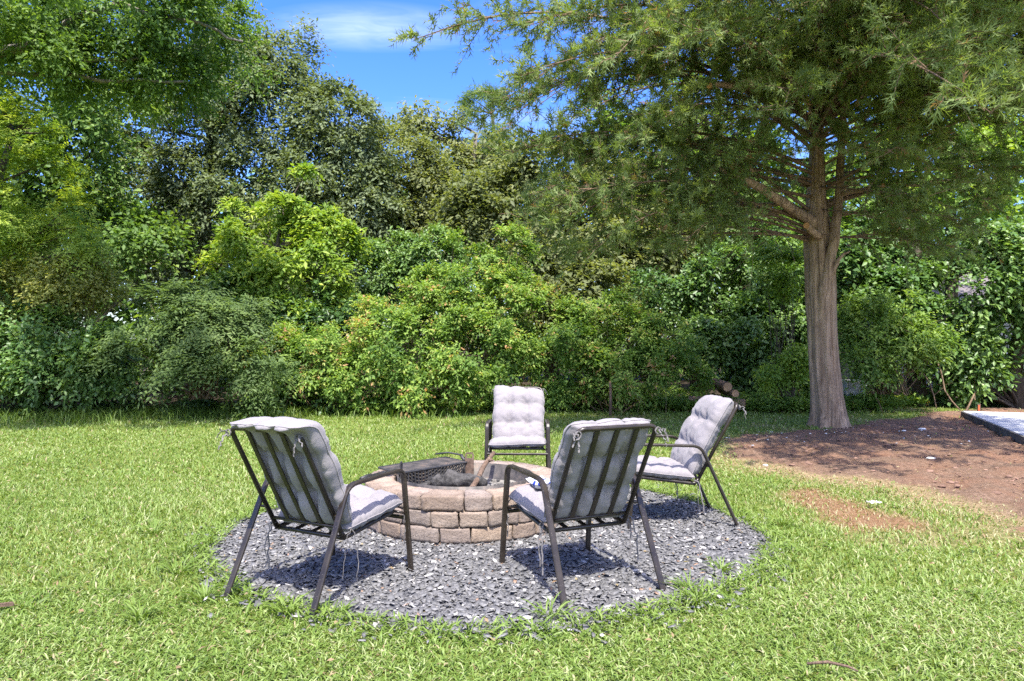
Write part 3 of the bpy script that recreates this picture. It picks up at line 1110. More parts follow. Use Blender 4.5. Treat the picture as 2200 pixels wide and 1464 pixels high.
SX = 0.296           # half distance between the leg bars
BX = 0.248           # half width of the back tube
PB0 = np.array((0.0, -0.125, 0.318)); PB1 = np.array((0.0, -0.452, 0.922))
BD = unit(PB1 - PB0)                        # up along the back
BN = np.array((0.0, BD[2], -BD[1]))         # out of its front
BL = float(np.linalg.norm(PB1 - PB0))


def chair_frame(t):
    for s in (-1, 1):
        P = [(s * (SX + .014), .405, .0), (s * SX, .345, .625), (s * SX, -.145, .608), (s * (SX + .014), -.425, .0)]
        path, mk = fillet(P, [.075, .11], 8)
        MB().bar(path[:mk[0] + 1], .036, .021).obj('leg', M['frame'], t)
        MB().bar(path[mk[0]:mk[3] + 1], .036, .021).obj('armrest', M['frame'], t, False)
        MB().bar(path[mk[3]:], .036, .021).obj('leg', M['frame'], t)
    # back loop: one tube, down one side and up the other
    p = lambda x, k, n=0.0: tuple(np.array((x, 0, 0)) + PB0 + BD * (BL * k) + BN * n)
    path, _ = fillet([p(-BX, .0), p(-BX, 1.0), p(BX, 1.0), p(BX, .0)], .055, 7)
    MB().tube(path, .0135, 10).obj('back_frame', M['frame'], t, True)
    fz, rz = .374, .315
    sf = (.335, fz)
    path, _ = fillet([p(-BX, .06), (-BX, -.115, rz), (-BX, .335, fz), (BX, .335, fz), (BX, -.115, rz), p(BX, .06)], [.05, .05, .05, .05], 6)
    mb = MB().tube(path, .0135, 10)
    for s in (-1, 1):                                     # short pins that join the seat tube to the legs
        mb.tube([(s * BX, -.198, .452), (s * SX, -.214, .452)], .008, 7)
        mb.tube([(s * BX, .318, fz - .004), (s * SX, .368, fz - .02)], .008, 7)
    mb.obj('seat_frame', M['frame'], t, True)
    MB().tube([(-BX, -.112, rz - .002), (BX, -.112, rz - .002)], .0125, 9).obj('crossbar', M['frame'], t, True)
    MB().tube([p(-BX, .105), p(BX, .105)], .0095, 8).obj('crossbar', M['frame'], t, True)
    MB().bar([(-SX, .376, .325), (SX, .376, .325)], .022, .022, (0, 1, 0)).obj('crossbar', M['frame'], t)
    for x in (-.124, 0.0, .124):
        MB().bar([p(x, .105), p(x, .55, -.004), p(x, .995)], .030, .009).obj('back_slat', M['frame'], t)
        MB().bar([(x, -.11, rz), (x, .12, fz - .03), (x, .333, fz)], .030, .009).obj('seat_slat', M['frame'], t)


def tie(parent, pts, name='tie'):
    pts = np.array(pts, float)
    t = np.linspace(0, 1, 12)
    k = np.linspace(0, 1, len(pts))
    pp = np.stack([np.interp(t, k, pts[:, i]) for i in range(3)], 1)
    pp[1:-1] += R.normal(0, .005, (10, 3))
    MB().bar(pp, .009, .003, tuple(R.normal(0, 1, 3) + np.array((1, 0, 0)))).obj(name, M['tie'], parent)


M['tie'] = simple('cushion_tie_cloth', (0.15, 0.14, 0.138), 0.9, 0.1, 0.3, 60, 0.2)


def chair_cushions(t, seed, style):
    g = np.random.default_rng(seed)
    sx = style.get('shift', 0.0)
    Lb = style.get('len', .64); off = style.get('off', .03)
    over = style.get('over', 0.0)
    roll = style.get('roll', 0.0)
    def bend_back(P, A, B):
        x, y, z = P[..., 0], P[..., 1] + Lb / 2, P[..., 2]
        k = y / Lb
        # the pad bows: belly near the foot, top draped a little over the tube
        bow = .018 * np.sin(k * 3.1) - over * np.clip((k - .86) / .14, 0, 1) ** 2 + .02 * np.clip(.12 - k, 0, 1)
        u = off + y + 0 * z
        q = PB0[None, None] + BD * u[..., None] + BN * (z + .062 + bow)[..., None]
        q[..., 0] += x + sx + style.get('lean', 0.0) * k + roll * np.clip(k - .6, 0, 1)
        return q
    me, rim = cushion_mesh('back_cushion', style.get('w', .52), Lb, .080, .088, seed, skew=style.get('skew', 0.0), bend=bend_back, slats=[q - sx for q in (-.248, -.124, 0, .124, .248)])
    bc = link('back_cushion', me, None, t)
    MB().tube(rim[::2], .0042, 4, cap=False).obj('piping', M['cloth'], bc, True)
    def bend_seat(P, A, B):
        x, y, z = P[..., 0], P[..., 1], P[..., 2]
        k = (B + 1) / 2
        q = np.zeros_like(P)
        q[..., 0] = x * (1 + .03 * k)
        q[..., 1] = .138 + y
        q[..., 2] = .402 + .060 * (k - .5) * 1.0 + z - .014 * np.clip(k - .9, 0, 1) * 8 + .008 * np.sin(A * 2.3 + seed)
        return q
    me, rim = cushion_mesh('seat_cushion', .545, .51, .072, .050, seed + 50, bend=bend_seat)
    sc = link('seat_cushion', me, None, t)
    MB().tube(rim[::2], .0042, 4, cap=False).obj('piping', M['cloth'], sc, True)
    # ties: knots at the top corners, loose ends hanging from the seat corners
    top = PB0 + BD * (BL * .97) - BN * .02
    for s in (-1, 1):
        c = top + np.array((s * (BX + .002), 0, 0))
        MB().tube(np.array([c + np.array((.018 * math.cos(a), .0, .018 * math.sin(a))) for a in np.linspace(0, 6.28, 9)]), .0045, 5).obj('tie', M['tie'], bc)
        tie(bc, [c, c + np.array((s * .03, -.02, .012)), c + np.array((s * .055 + g.normal(0, .01), -.03, -.05 + g.normal(0, .015)))])
        tie(bc, [c, c + np.array((s * .012, -.03, -.025)), c + np.array((s * .02, -.045, -.085))])
        q = np.array((s * .268, -.085, .365))
        for e in range(2):
            j = g.normal(0, .014, 3)
            tie(sc, [q, q + np.array((s * .03, -.03, -.03)) + j * .5, q + np.array((s * .04, -.045, -.14)) + j, q + np.array((s * .035, -.05, -.24 - g.uniform(0, .06))) + j * 1.2])
        q = np.array((s * .270, .355, .415))
        tie(sc, [q, q + np.array((s * .02, .02, -.05)), q + np.array((s * .022, .012, -.17)), q + np.array((s * .015, .02, -.25))])


def copy_tree(o, parent=None):
    c = o.copy(); COL.objects.link(c)
    if parent is not None: c.parent = parent
    for ch in list(o.children): copy_tree(ch, c)
    return c


proto = thing('patio_chair', None, 'chair')
chair_frame(proto)
chairs = [proto] + [copy_tree(proto) for _ in range(3)]


def fit(fwd, c):
    return math.atan2(-fwd[0], fwd[1]), c


CH_SPEC = [
    ('patio chair seen from behind on the left, pad slumped over its top tube', (.470, .883), (-1.075, 3.985), dict(over=.115, off=.05, len=.70, shift=.045, lean=.02, w=.50), 21),
    ('patio chair seen from behind with a blue and white pouch on its seat', (-.405, .914), (.385, 4.115), dict(over=.02, off=.035, len=.66, shift=-.012), 33),
    ('patio chair beyond the fire pit, facing the camera', (-.03, -1.0), (.064, 7.10), dict(over=.0, off=.02, len=.64, shift=.0, skew=.028, w=.53), 47),
    ('patio chair in side view nearest the cedar trunk', (-.995, -.06), (1.265, 5.53), dict(over=.01, off=.035, len=.66, shift=.0, w=.53), 58),
]
for o, (lab, fw, c, st, sd) in zip(chairs, CH_SPEC):
    meta(o, lab, 'chair', 'padded patio chairs round the fire pit')
    o.location = (c[0], c[1], 0.014)
    o.rotation_euler = (0, 0, math.atan2(-fw[0], fw[1]))
    chair_cushions(o, sd, st)


# ------------------------------------------------------------------ foliage
def rand_dirs(n):
    v = R.normal(size=(n, 3))
    return unit(v)


def lobe_clumps(lobes, Y, n, shell=0.5, depth=None, back=0.35, rough=0.22, sup=11, spread=0.46, slope=0.0):
    """clump centres in the outer part of a set of ellipsoids given as pixels (x, y, rx, ry[, dY[, rY]]);
    the clumps gather in larger tufts with gaps between them"""
    cs, rs = [], []
    ym = float(np.mean([lb[1] for lb in lobes]))
    for lb in lobes:
        x, y, rx, ry = lb[:4]
        yy = Y + (lb[4] if len(lb) > 4 else 0.0) - slope * (y - ym) * Y / F      # the lower parts stand nearer
        k = yy / F
        c = at(x, y, yy)
        rz = (lb[5] if len(lb) > 5 else (depth or 0.85 * (rx + ry) / 2 * k))
        cs.append(c); rs.append((rx * k, rz, ry * k))
    cs, rs = np.array(cs), np.array(rs)
    w = rs[:, 0] * rs[:, 2]
    area = w.sum()
    w = w ** .8; w = w / w.sum()
    ns = max(4, n // sup)
    pick = R.choice(len(cs), ns, p=w)
    u = rand_dirs(ns)
    flip = (u[:, 1] > 0) & (R.random(ns) > back)       # fewer clumps on the far side
    u[flip, 1] *= -1
    r = shell + (1 - shell) * R.random(ns) ** 0.5
    ph = R.uniform(0, 6.28, (len(cs), 3))[pick]
    r = r * (1 + rough * (np.sin(4 * u[:, 0] + ph[:, 0]) * np.sin(5 * u[:, 2] + ph[:, 1]) + 0.6 * np.sin(9 * u[:, 0] + 7 * u[:, 2] + ph[:, 2])))
    S = cs[pick] + u * rs[pick] * r[:, None]
    SN = unit(u / rs[pick] * rs[pick].mean(1, keepdims=True))
    sg = spread * math.sqrt(3.2 * area / ns)
    idx = R.integers(0, ns, n)
    o = rand_dirs(n) * (R.random(n) ** 0.5)[:, None] * sg * R.uniform(.7, 1.3, (ns, 1))[idx]
    o = o - SN[idx] * (0.35 * (o * SN[idx]).sum(1, keepdims=True))
    P = S[idx] + o
    N = unit(SN[idx] + 0.9 * o / sg + np.array((0, 0, .25)))
    TO.clear(); TO.append(R.normal(0, .09, ns)[idx])
    return P, N, cs, rs


TO = []


def sprays(P, N, k, m, Lt, Ll, Wl, tint0, tvar=0.14, up=0.35, droop=0.25, pinnate=False, young=0.0, topbright=0.0, flat=0.5, zmin=0.03):
    """k twigs per clump, m leaves along each twig"""
    nc = len(P)
    n = nc * k
    base = np.repeat(P, k, 0)
    nn = np.repeat(N, k, 0)
    td = unit(nn * 0.7 + rand_dirs(n) * 0.9 + np.array((0, 0, up)))
    lt = Lt * R.uniform(0.6, 1.3, n)
    off = TO.pop() if TO and len(TO[0]) == nc else 0.0
    ctint = np.repeat(tint0 + off + R.normal(0, tvar * .8, nc), k) + R.normal(0, 0.05, n)
    if young:
        yk = R.random(n) < young
        ctint = np.where(yk, ctint + 0.28, ctint)
    j = np.tile(np.arange(m), n)
    tw = np.repeat(np.arange(n), m)
    f = (j + 1.0) / m
    if not pinnate:
        f = f * 0.85 + R.random(n * m) * 0.15
    pos = base[tw] + td[tw] * (lt[tw] * f)[:, None] - np.array((0, 0, 1.0)) * (droop * lt[tw] * f * f)[:, None]
    plane = unit(np.array((0, 0, 1.0)) * 1.0 + nn[tw] * 0.8 + rand_dirs(n * m) * (0.35 if pinnate else 0.75))
    side = unit(np.cross(plane, td[tw]))
    sg = np.where(j % 2 == 0, 1.0, -1.0)[:, None]
    if pinnate:
        d = unit(side * sg + td[tw] * 0.45 + rand_dirs(n * m) * 0.12 - np.array((0, 0, 0.25)))
    else:
        d = unit(side * sg * R.uniform(0.2, 1.0, (n * m, 1)) + td[tw] * 0.6 + rand_dirs(n * m) * 0.5 - np.array((0, 0, 0.3)))
        pos = pos + rand_dirs(n * m) * Ll * 0.45
    size = np.repeat(R.uniform(0.7, 1.35, nc), k)[tw]        # some tufts carry large leaves, some small
    L = Ll * R.uniform(0.6, 1.3, n * m) * size
    W = Wl * R.uniform(0.75, 1.2, n * m) * size
    t = ctint[tw] + R.normal(0, 0.07, n * m)
    if topbright:
        t = t + topbright * (f - 0.5)
    ok = pos[:, 2] > zmin
    return leaves(pos[ok], d[ok], plane[ok], L[ok], W[ok], np.clip(t[ok], 0, 1), droop=0.08)


def twigs_mesh(P, target, r0, bend=0.25, n=4, sides=3):
    mb = MB()
    for p, q in zip(P, target):
        m = (p + q) / 2 + R.normal(0, bend, 3) * np.linalg.norm(p - q) * .3
        t = np.linspace(0, 1, n)[:, None]
        c = (1 - t) ** 2 * q + 2 * t * (1 - t) * m + t ** 2 * p
        mb.tube(c, np.linspace(r0, r0 * .25, n), sides, cap=False)
    return mb


M['leaf_oakdark'] = leaf_mat('leaf_dark_olive', [(0, (0.088, 0.120, 0.056)), (0.5, (0.155, 0.200, 0.094)), (1, (0.27, 0.31, 0.155))], 0.6, 0.36, 0.25)
M['leaf_olive'] = leaf_mat('leaf_olive', [(0, (0.072, 0.096, 0.035)), (0.5, (0.167, 0.199, 0.074)), (1, (0.334, 0.351, 0.144))])
M['leaf_mid'] = leaf_mat('leaf_mid_green', [(0, (0.046, 0.102, 0.022)), (0.5, (0.125, 0.219, 0.046)), (1, (0.297, 0.407, 0.094))])
M['leaf_bright'] = leaf_mat('leaf_bright_green', [(0, (0.080, 0.152, 0.023)), (0.5, (0.181, 0.297, 0.046)), (1, (0.420, 0.500, 0.080))])
M['leaf_deep'] = leaf_mat('leaf_deep_green', [(0, (0.039, 0.091, 0.023)), (0.5, (0.098, 0.189, 0.047)), (1, (0.247, 0.364, 0.098))], 0.42, 0.36, 0.45)
M['leaf_blue'] = leaf_mat('leaf_blue_green', [(0, (0.058, 0.100, 0.032)), (0.5, (0.125, 0.195, 0.058)), (1, (0.24, 0.32, 0.10))])
M['leaf_yellow'] = leaf_mat('leaf_yellow_green', [(0, (0.102, 0.138, 0.036)), (0.5, (0.254, 0.290, 0.080)), (1, (0.478, 0.464, 0.131))])
M['leaf_vine'] = leaf_mat('leaf_vine', [(0, (0.045, 0.105, 0.020)), (0.45, (0.140, 0.245, 0.046)), (0.78, (0.31, 0.43, 0.090)), (0.92, (0.42, 0.40, 0.13)), (1, (0.44, 0.25, 0.12))])
M['leaf_cedar'] = leaf_mat('cedar_needles', [(0, (0.085, 0.130, 0.040)), (0.5, (0.165, 0.230, 0.075)), (0.85, (0.29, 0.35, 0.13)), (0.93, (0.26, 0.17, 0.085)), (1, (0.30, 0.18, 0.10))], 0.6, 0.46, 0.25)


def plant(name, label, cat, Y, lobes, mat, clumps, k, m, Lt, Ll, Wl, tint=.45, bark='dark_bark', trunk=None, group=None, inner=40, crown='crown', stems='limb', bare=0, **kw):
    """one tree or bush: crown of leaves, trunk, a spread of limbs"""
    kw = dict(kw)
    lk = {q: kw.pop(q) for q in ('shell', 'depth', 'back', 'rough', 'sup', 'spread', 'slope') if q in kw}
    P, N, cs, rs = lobe_clumps(lobes, Y, clumps, **lk)
    base = np.array((trunk[0][0], trunk[0][1], 0.0)) if trunk is not None else np.array((cs[:, 0].mean(), cs[:, 1].mean(), 0))
    t = thing(name, label, cat, tuple(base), 0, group)
    shoots = kw.pop('shoots', 0)
    V, T, A = sprays(P, N, k, m, Lt, Ll, Wl, tint, **kw)
    if shoots:
        # long arching shoots that stick out of the outline
        hi = np.argsort(-(P[:, 2] + R.normal(0, .35, len(P))))[:int(len(P) * .6)]
        q = R.choice(hi, shoots)
        V2, T2, A2 = sprays(P[q], unit(N[q] + (0, -.2, .6)), 1, 12, .75, Ll * .9, Wl * .9, tint + .22, .1, up=.8, droop=.45, pinnate=True)
        V, T, A = join([(V, T, A), (V2, T2, A2)])
    me = tri_mesh(crown, V.reshape(-1, 3) - base, T, {'tint': A})
    link(crown, me, M[mat], t, 'stuff')
    if trunk is not None:
        pts = np.array(trunk[0:-1], float); r = trunk[-1]
        MB().tube(pts - base, np.linspace(r, r * .35, len(pts)), 9, wob=.05).obj('trunk', M[bark], t, True)
        anchor = pts
    else:
        anchor = np.array([base, base + (0, 0, .4)])
    if bare:
        mb = MB()
        for i in R.choice(len(P), bare):
            p = P[i] - base; d = unit(N[i] + R.normal(0, .5, 3) + (0, -.15, .5)); l = R.uniform(.3, .9)
            c = unit(np.cross(d, R.normal(0, 1, 3)))
            tt = np.linspace(0, 1, 6)[:, None]
            mb.tube(p - d * .25 + d * l * tt + c * (.35 * l * tt ** 2) - np.array((0, 0, .25)) * l * tt ** 2.2, np.linspace(.006, .003, 6), 4, cap=False)
        mb.obj('bare_twigs', M['vine_stem'], t, False, 'stuff')
    if inner:
        q = P[R.choice(len(P), min(inner, len(P)), replace=False)]
        # the nearest point a little below on the trunk
        tg = []
        for p in q:
            zz = p[2] - 0.5 * abs(p[0] - anchor[-1][0]) - .2
            i = np.argmin(np.abs(anchor[:, 2] - zz))
            tg.append(anchor[i] + (R.normal(0, .15, 3) * (1, 1, 0) if trunk is None else 0))
        rr = (trunk[-1] * .22 if trunk is not None else .014)
        twigs_mesh(q - base, np.array(tg) - base, rr, sides=4).obj(stems, M[bark], t, True, 'stuff')
    return t


def trunk_px(px, Y, ys, r, wob=.15):
    """trunk points from the ground upwards at the given pixel rows"""
    X = (px - 1100) * Y / F
    pts = [(X, Y, -.05)]
    for y in ys:
        z = CH - (y - HZ) * Y / F
        pts.append((X + R.normal(0, wob), Y + R.normal(0, wob), z))
    return pts + [r]


# far woods that close the view behind everything
def far_woods():
    n = 6500
    X = R.uniform(-30, 32, n); Y = R.uniform(29, 34, n); Z = R.uniform(0.1, 8.6, n) * (1 - .25 * R.random(n) * snoise(X, X * 0, 5, .6))
    P = np.stack([X, Y, Z], -1); N = unit(np.stack([R.normal(0, .4, n), -np.ones(n), R.normal(.4, .4, n)], -1))
    V, T, A = sprays(P, N, 2, 3, .9, .52, .32, .42, .2)
    o = link('far_woods', tri_mesh('far_woods', V, T, {'tint': A}), M['leaf_mid'])
    meta(o, 'far green woods seen through gaps behind the trees', 'woods', None, 'stuff')


far_woods()

# --- tall trees at the back
plant('evergreen_oak', 'tallest dark olive tree with an ivy hung trunk left of the sky gap', 'tree', 23.0,
      [(560, 190, 150, 120), (450, 250, 150, 150), (610, 290, 120, 130), (330, 300, 120, 130), (500, 420, 150, 140), (340, 450, 120, 130), (470, 120, 110, 110), (250, 420, 90, 120), (420, 560, 150, 90), (600, 110, 70, 45), (640, 160, 50, 45), (380, 60, 120, 120)],
      'leaf_oakdark', 2900, 4, 6, .70, .155, .070, .45, sup=5, spread=.62, trunk=trunk_px(440, 23, [760, 600, 450, 300, 180], .34), shell=.55, droop=.4)
plant('evergreen_oak', 'round topped dark tree touching the left side of the sky gap', 'tree', 22.0,
      [(735, 270, 80, 75), (770, 340, 75, 85), (700, 380, 90, 100), (740, 470, 90, 90), (655, 470, 90, 110), (665, 240, 50, 45), (790, 430, 60, 80), (680, 590, 90, 70), (800, 560, 60, 70)],
      'leaf_oakdark', 1600, 4, 6, .65, .145, .068, .47, sup=5, spread=.62, trunk=trunk_px(720, 22, [760, 620, 480, 340], .26), shell=.5, droop=.4)
plant('evergreen_oak', 'paler olive tree with a domed top below the blue sky gap', 'tree', 24.0,
      [(860, 340, 75, 60), (900, 400, 80, 70), (850, 440, 80, 80), (930, 450, 70, 60), (880, 520, 90, 60), (960, 420, 40, 40)],
      'leaf_olive', 1100, 4, 6, .65, .145, .068, .52, sup=5, spread=.62, trunk=trunk_px(880, 24, [760, 600, 460, 380], .24), shell=.5)
plant('sparse_tree', 'thin airy tree with bare grey limbs in the middle of the skyline', 'tree', 28.0,
      [(905, 270, 40, 35), (930, 300, 50, 40), (960, 345, 60, 45), (1010, 300, 50, 45), (985, 400, 70, 50), (1050, 360, 70, 60), (1000, 460, 80, 50), (895, 260, 22, 30)],
      'leaf_olive', 520, 3, 5, .8, .20, .10, .55, bark='grey_bark', trunk=trunk_px(1010, 28, [760, 560, 440, 340, 290], .2), shell=.25, inner=60)
plant('pine_tree', 'blue green pine top just left of the cedar branches', 'tree', 31.0,
      [(1060, 300, 55, 60), (1085, 370, 70, 60), (1040, 240, 35, 40), (1110, 450, 80, 60)],
      'leaf_blue', 420, 5, 8, .5, .30, .03, .5, bark='grey_bark', trunk=trunk_px(1070, 31, [700, 500, 350, 250], .2), shell=.3)
plant('vine_covered_tree', 'mid green tree thick with vines behind the middle mound', 'tree', 20.0,
      [(1150, 450, 100, 100), (1060, 440, 80, 70), (1250, 520, 110, 90), (1200, 390, 100, 80), (1160, 580, 100, 80), (1030, 500, 70, 60), (1330, 560, 90, 80), (1300, 440, 110, 100), (1400, 480, 90, 100), (1250, 640, 120, 70), (1000, 470, 45, 40)],
      'leaf_olive', 2000, 4, 5, .75, .145, .085, .46, slope=.55, trunk=trunk_px(1180, 20, [760, 620, 500, 420], .24), shell=.5, droop=.45)
plant('broadleaf_tree', 'sunlit green tree seen through the cedar, left of its trunk', 'tree', 22.5,
      [(1450, 380, 150, 140), (1640, 380, 130, 140), (1540, 500, 140, 90), (1400, 560, 90, 80), (1560, 250, 150, 120), (1380, 280, 110, 110)],
      'leaf_mid', 1250, 4, 5, .95, .19, .11, .62, trunk=trunk_px(1500, 22.5, [760, 600, 450, 350], .26), shell=.45)
plant('broadleaf_tree', 'sunlit green tree seen through the cedar, right of its trunk', 'tree', 22.5,
      [(1880, 430, 150, 150), (2080, 420, 150, 150), (1980, 300, 170, 130), (2200, 330, 120, 160), (1860, 560, 100, 80), (2100, 560, 140, 90)],
      'leaf_bright', 1350, 4, 5, .95, .19, .11, .50, trunk=trunk_px(2040, 22.5, [760, 600, 450, 350], .26), shell=.45)
plant('broadleaf_tree', 'mid green tree behind the feathery leaved tree at the far left', 'tree', 19.0,
      [(90, 200, 190, 150), (240, 230, 120, 120), (60, 360, 160, 120), (180, 380, 120, 100), (100, 520, 180, 100), (300, 540, 110, 80), (-60, 300, 120, 200)],
      'leaf_mid', 1500, 4, 6, .8, .15, .085, .50, trunk=trunk_px(110, 19, [780, 600, 400, 250], .26), shell=.5)

# --- middle trees and bushes
plant('walnut_tree', 'tree with long feathery yellow green leaves at the left edge', 'tree', 14.5,
      [(40, 330, 110, 110), (130, 400, 110, 90), (40, 470, 110, 100), (170, 490, 80, 70), (10, 230, 70, 60), (210, 330, 50, 40)],
      'leaf_bright', 560, 3, 13, .46, .098, .030, .66, trunk=trunk_px(20, 14.5, [760, 560, 400, 280], .15), shell=.45, pinnate=True, droop=.35, young=.3)
plant('young_hickory', 'bright lime green young tree with a tufted top against the dark trees', 'tree', 17.0,
      [(560, 500, 100, 70), (640, 590, 100, 80), (530, 590, 70, 80), (650, 470, 60, 60), (655, 400, 16, 34), (708, 415, 18, 28), (700, 550, 65, 70), (500, 460, 36, 30), (590, 450, 40, 26), (720, 600, 45, 40), (600, 660, 100, 50)],
      'leaf_bright', 1000, 4, 6, .36, .130, .058, .50, slope=.4, sup=14, spread=.40, trunk=trunk_px(610, 17, [800, 660, 540, 450], .11), shell=.4, droop=.6, young=.2, topbright=.15)
plant('leafy_bush', 'yellowish bush with bare twigs at the left below the feathery leaved tree', 'bush', 14.4,
      [(120, 620, 110, 60), (50, 640, 70, 60), (200, 640, 60, 45), (150, 580, 60, 30), (80, 690, 80, 40)],
      'leaf_yellow', 620, 4, 6, .40, .080, .048, .66, shell=.35, inner=70, stems='stem', bark='vine_stem', bare=60)
plant('leafy_bush', 'dark glossy bush overhanging the wire fence at the left edge', 'bush', 13.8,
      [(50, 740, 90, 80), (160, 750, 90, 70), (10, 690, 70, 60), (110, 800, 110, 50), (230, 780, 60, 60), (-50, 760, 80, 90)],
      'leaf_deep', 720, 4, 6, .40, .105, .058, .62, slope=.55, shell=.45, inner=60, stems='stem', crown='foliage')
plant('sumac_bush', 'broad bush with large drooping lobed leaves and bare pale stems', 'bush', 13.6,
      [(330, 720, 90, 70), (450, 720, 100, 80), (420, 790, 120, 40), (530, 780, 80, 50), (280, 790, 60, 40), (510, 670, 60, 50), (590, 810, 60, 36), (400, 660, 70, 50), (460, 640, 40, 30), (360, 690, 60, 40)],
      'leaf_blue', 620, 4, 9, .44, .100, .036, .50, slope=.55, shell=.45, pinnate=True, droop=.5, inner=50, stems='stem', bark='vine_stem', crown='foliage')
plant('shrub', 'dark shaded shrub under the lime green young tree', 'bush', 16.4,  # low tint puts the young tree's shade into the leaf colour
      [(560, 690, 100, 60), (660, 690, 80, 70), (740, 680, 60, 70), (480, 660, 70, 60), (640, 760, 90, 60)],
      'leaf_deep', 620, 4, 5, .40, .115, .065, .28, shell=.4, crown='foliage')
plant('holly_bush', 'glossy holly like bush behind the left shoulder of the vine mound', 'bush', 18.2,
      [(880, 560, 75, 55), (850, 610, 55, 50), (930, 545, 50, 40), (800, 620, 40, 50), (940, 590, 50, 50)],
      'leaf_deep', 430, 4, 6, .36, .115, .058, .62, shell=.45, crown='foliage')
plant('undergrowth', 'dark tangle of leaves and stems low behind the wire fence and the bare stemmed bush', 'undergrowth', 15.4,  # added filler; its low tint stands for the shade beneath the bushes
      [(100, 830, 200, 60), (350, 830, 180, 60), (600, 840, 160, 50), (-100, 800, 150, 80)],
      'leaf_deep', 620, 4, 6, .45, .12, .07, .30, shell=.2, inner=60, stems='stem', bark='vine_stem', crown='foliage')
VG = 'vine covered mounds along the lawn'
plant('vine_mound', 'low slope of vines running down left from the biggest vine mound', 'vine thicket', 14.9,
      [(640, 790, 90, 60), (720, 770, 80, 80), (770, 720, 60, 50), (600, 750, 60, 50), (690, 830, 80, 40), (800, 690, 50, 40)],
      'leaf_vine', 900, 4, 7, .34, .078, .038, .45, group=VG, slope=.8, sup=15, spread=.40, shell=.55, young=.16, inner=60, stems='stem', bark='vine_stem', crown='foliage', topbright=.2, rough=.4, shoots=80, bare=40)
plant('vine_mound', 'biggest vine mound with a peaked top in the middle', 'vine thicket', 15.2,
      [(1000, 650, 110, 90), (1062, 578, 80, 66), (1050, 545, 45, 40), (940, 700, 110, 80), (870, 740, 100, 90), (1100, 670, 90, 100), (1000, 770, 130, 80), (830, 790, 90, 55), (1130, 760, 80, 80), (960, 830, 120, 35), (910, 640, 60, 40)],
      'leaf_vine', 2300, 4, 7, .34, .080, .040, .46, group=VG, slope=.8, sup=15, spread=.40, shell=.6, young=.16, inner=110, stems='stem', bark='vine_stem', crown='foliage', topbright=.2, rough=.42, shoots=120, bare=70)
plant('vine_mound', 'lower vine mound right of the peaked one with reddish shoots', 'vine thicket', 15.0,
      [(1300, 740, 100, 70), (1380, 740, 70, 70), (1250, 790, 80, 70), (1350, 800, 110, 50), (1435, 780, 50, 60), (1240, 700, 50, 45), (1330, 680, 50, 40), (1190, 800, 50, 50)],
      'leaf_vine', 1400, 4, 7, .32, .076, .038, .46, group=VG, slope=.8, sup=15, spread=.40, shell=.6, young=.18, inner=90, stems='stem', bark='vine_stem', crown='foliage', topbright=.2, rough=.42, shoots=120, bare=70)
plant('dogwood_tree', 'deep green layered tree just left of the cedar trunk', 'tree', 17.5,
      [(1560, 620, 100, 100), (1650, 560, 80, 90), (1600, 720, 110, 80), (1490, 610, 70, 70), (1690, 680, 80, 90), (1520, 750, 60, 60), (1440, 640, 60, 60), (1640, 800, 80, 50), (1740, 600, 60, 80)],
      'leaf_deep', 1500, 4, 6, .48, .125, .070, .56, slope=.55, trunk=trunk_px(1590, 17.5, [760, 680, 600], .12), shell=.45, droop=.4)
plant('wisteria_spray', 'light green arching sprays against the left side of the cedar trunk', 'vine', 15.0,
      [(1690, 590, 50, 40), (1650, 620, 40, 30), (1720, 550, 25, 40), (1660, 560, 30, 20)],
      'leaf_bright', 110, 3, 11, .42, .10, .036, .50, shell=.3, pinnate=True, inner=12, stems='stem', crown='foliage')
plant('shrub', 'sunlit shrub with pale arching canes just right of the cedar trunk', 'bush', 14.9,
      [(1880, 710, 85, 60), (1940, 690, 60, 50), (1845, 680, 40, 45), (1930, 760, 70, 50), (1860, 770, 50, 50), (1980, 740, 40, 50)],
      'leaf_mid', 620, 4, 6, .36, .095, .044, .60, slope=.55, shell=.45, inner=70, stems='stem', bark='vine_stem', crown='foliage', bare=70, shoots=30)
plant('small_bush', 'small bright bush close to the left foot of the cedar trunk', 'bush', 14.2,
      [(1690, 790, 45, 36), (1660, 800, 30, 30), (1715, 770, 25, 25)],
      'leaf_bright', 150, 4, 5, .26, .085, .042, .52, shell=.35, inner=24, stems='stem', crown='foliage')
plant('ivy_tree', 'tree wrapped in dark ivy right behind the sunlit shrub', 'tree', 16.5,
      [(1930, 560, 75, 90), (1900, 640, 60, 60), (1985, 520, 60, 60), (1960, 650, 50, 70), (1820, 560, 60, 60), (1890, 500, 60, 50)],
      'leaf_deep', 760, 4, 6, .40, .120, .090, .52, slope=.55, trunk=trunk_px(1975, 16.5, [800, 700, 600, 500], .24), bark='dark_bark', shell=.5, droop=.6)
plant('shade_tree', 'dark leafy tree filling the right edge above the concrete slab', 'tree', 16.0,
      [(2080, 620, 110, 100), (2150, 560, 100, 90), (2190, 690, 70, 100), (2060, 730, 60, 60), (2070, 790, 55, 40), (2240, 600, 80, 120)],
      'leaf_deep', 1150, 4, 6, .50, .125, .072, .58, trunk=trunk_px(2192, 16.0, [800, 700, 600, 520], .22), bark='dark_bark', shell=.45, droop=.4)
plant('undergrowth', 'shaded ferny undergrowth behind the concrete slab', 'undergrowth', 16.8,
      [(2040, 840, 90, 30), (2150, 840, 90, 30), (2000, 800, 50, 40), (2240, 830, 60, 40)],
      'leaf_blue', 380, 4, 8, .36, .09, .034, .36, shell=.3, pinnate=True, inner=50, stems='stem', crown='foliage')


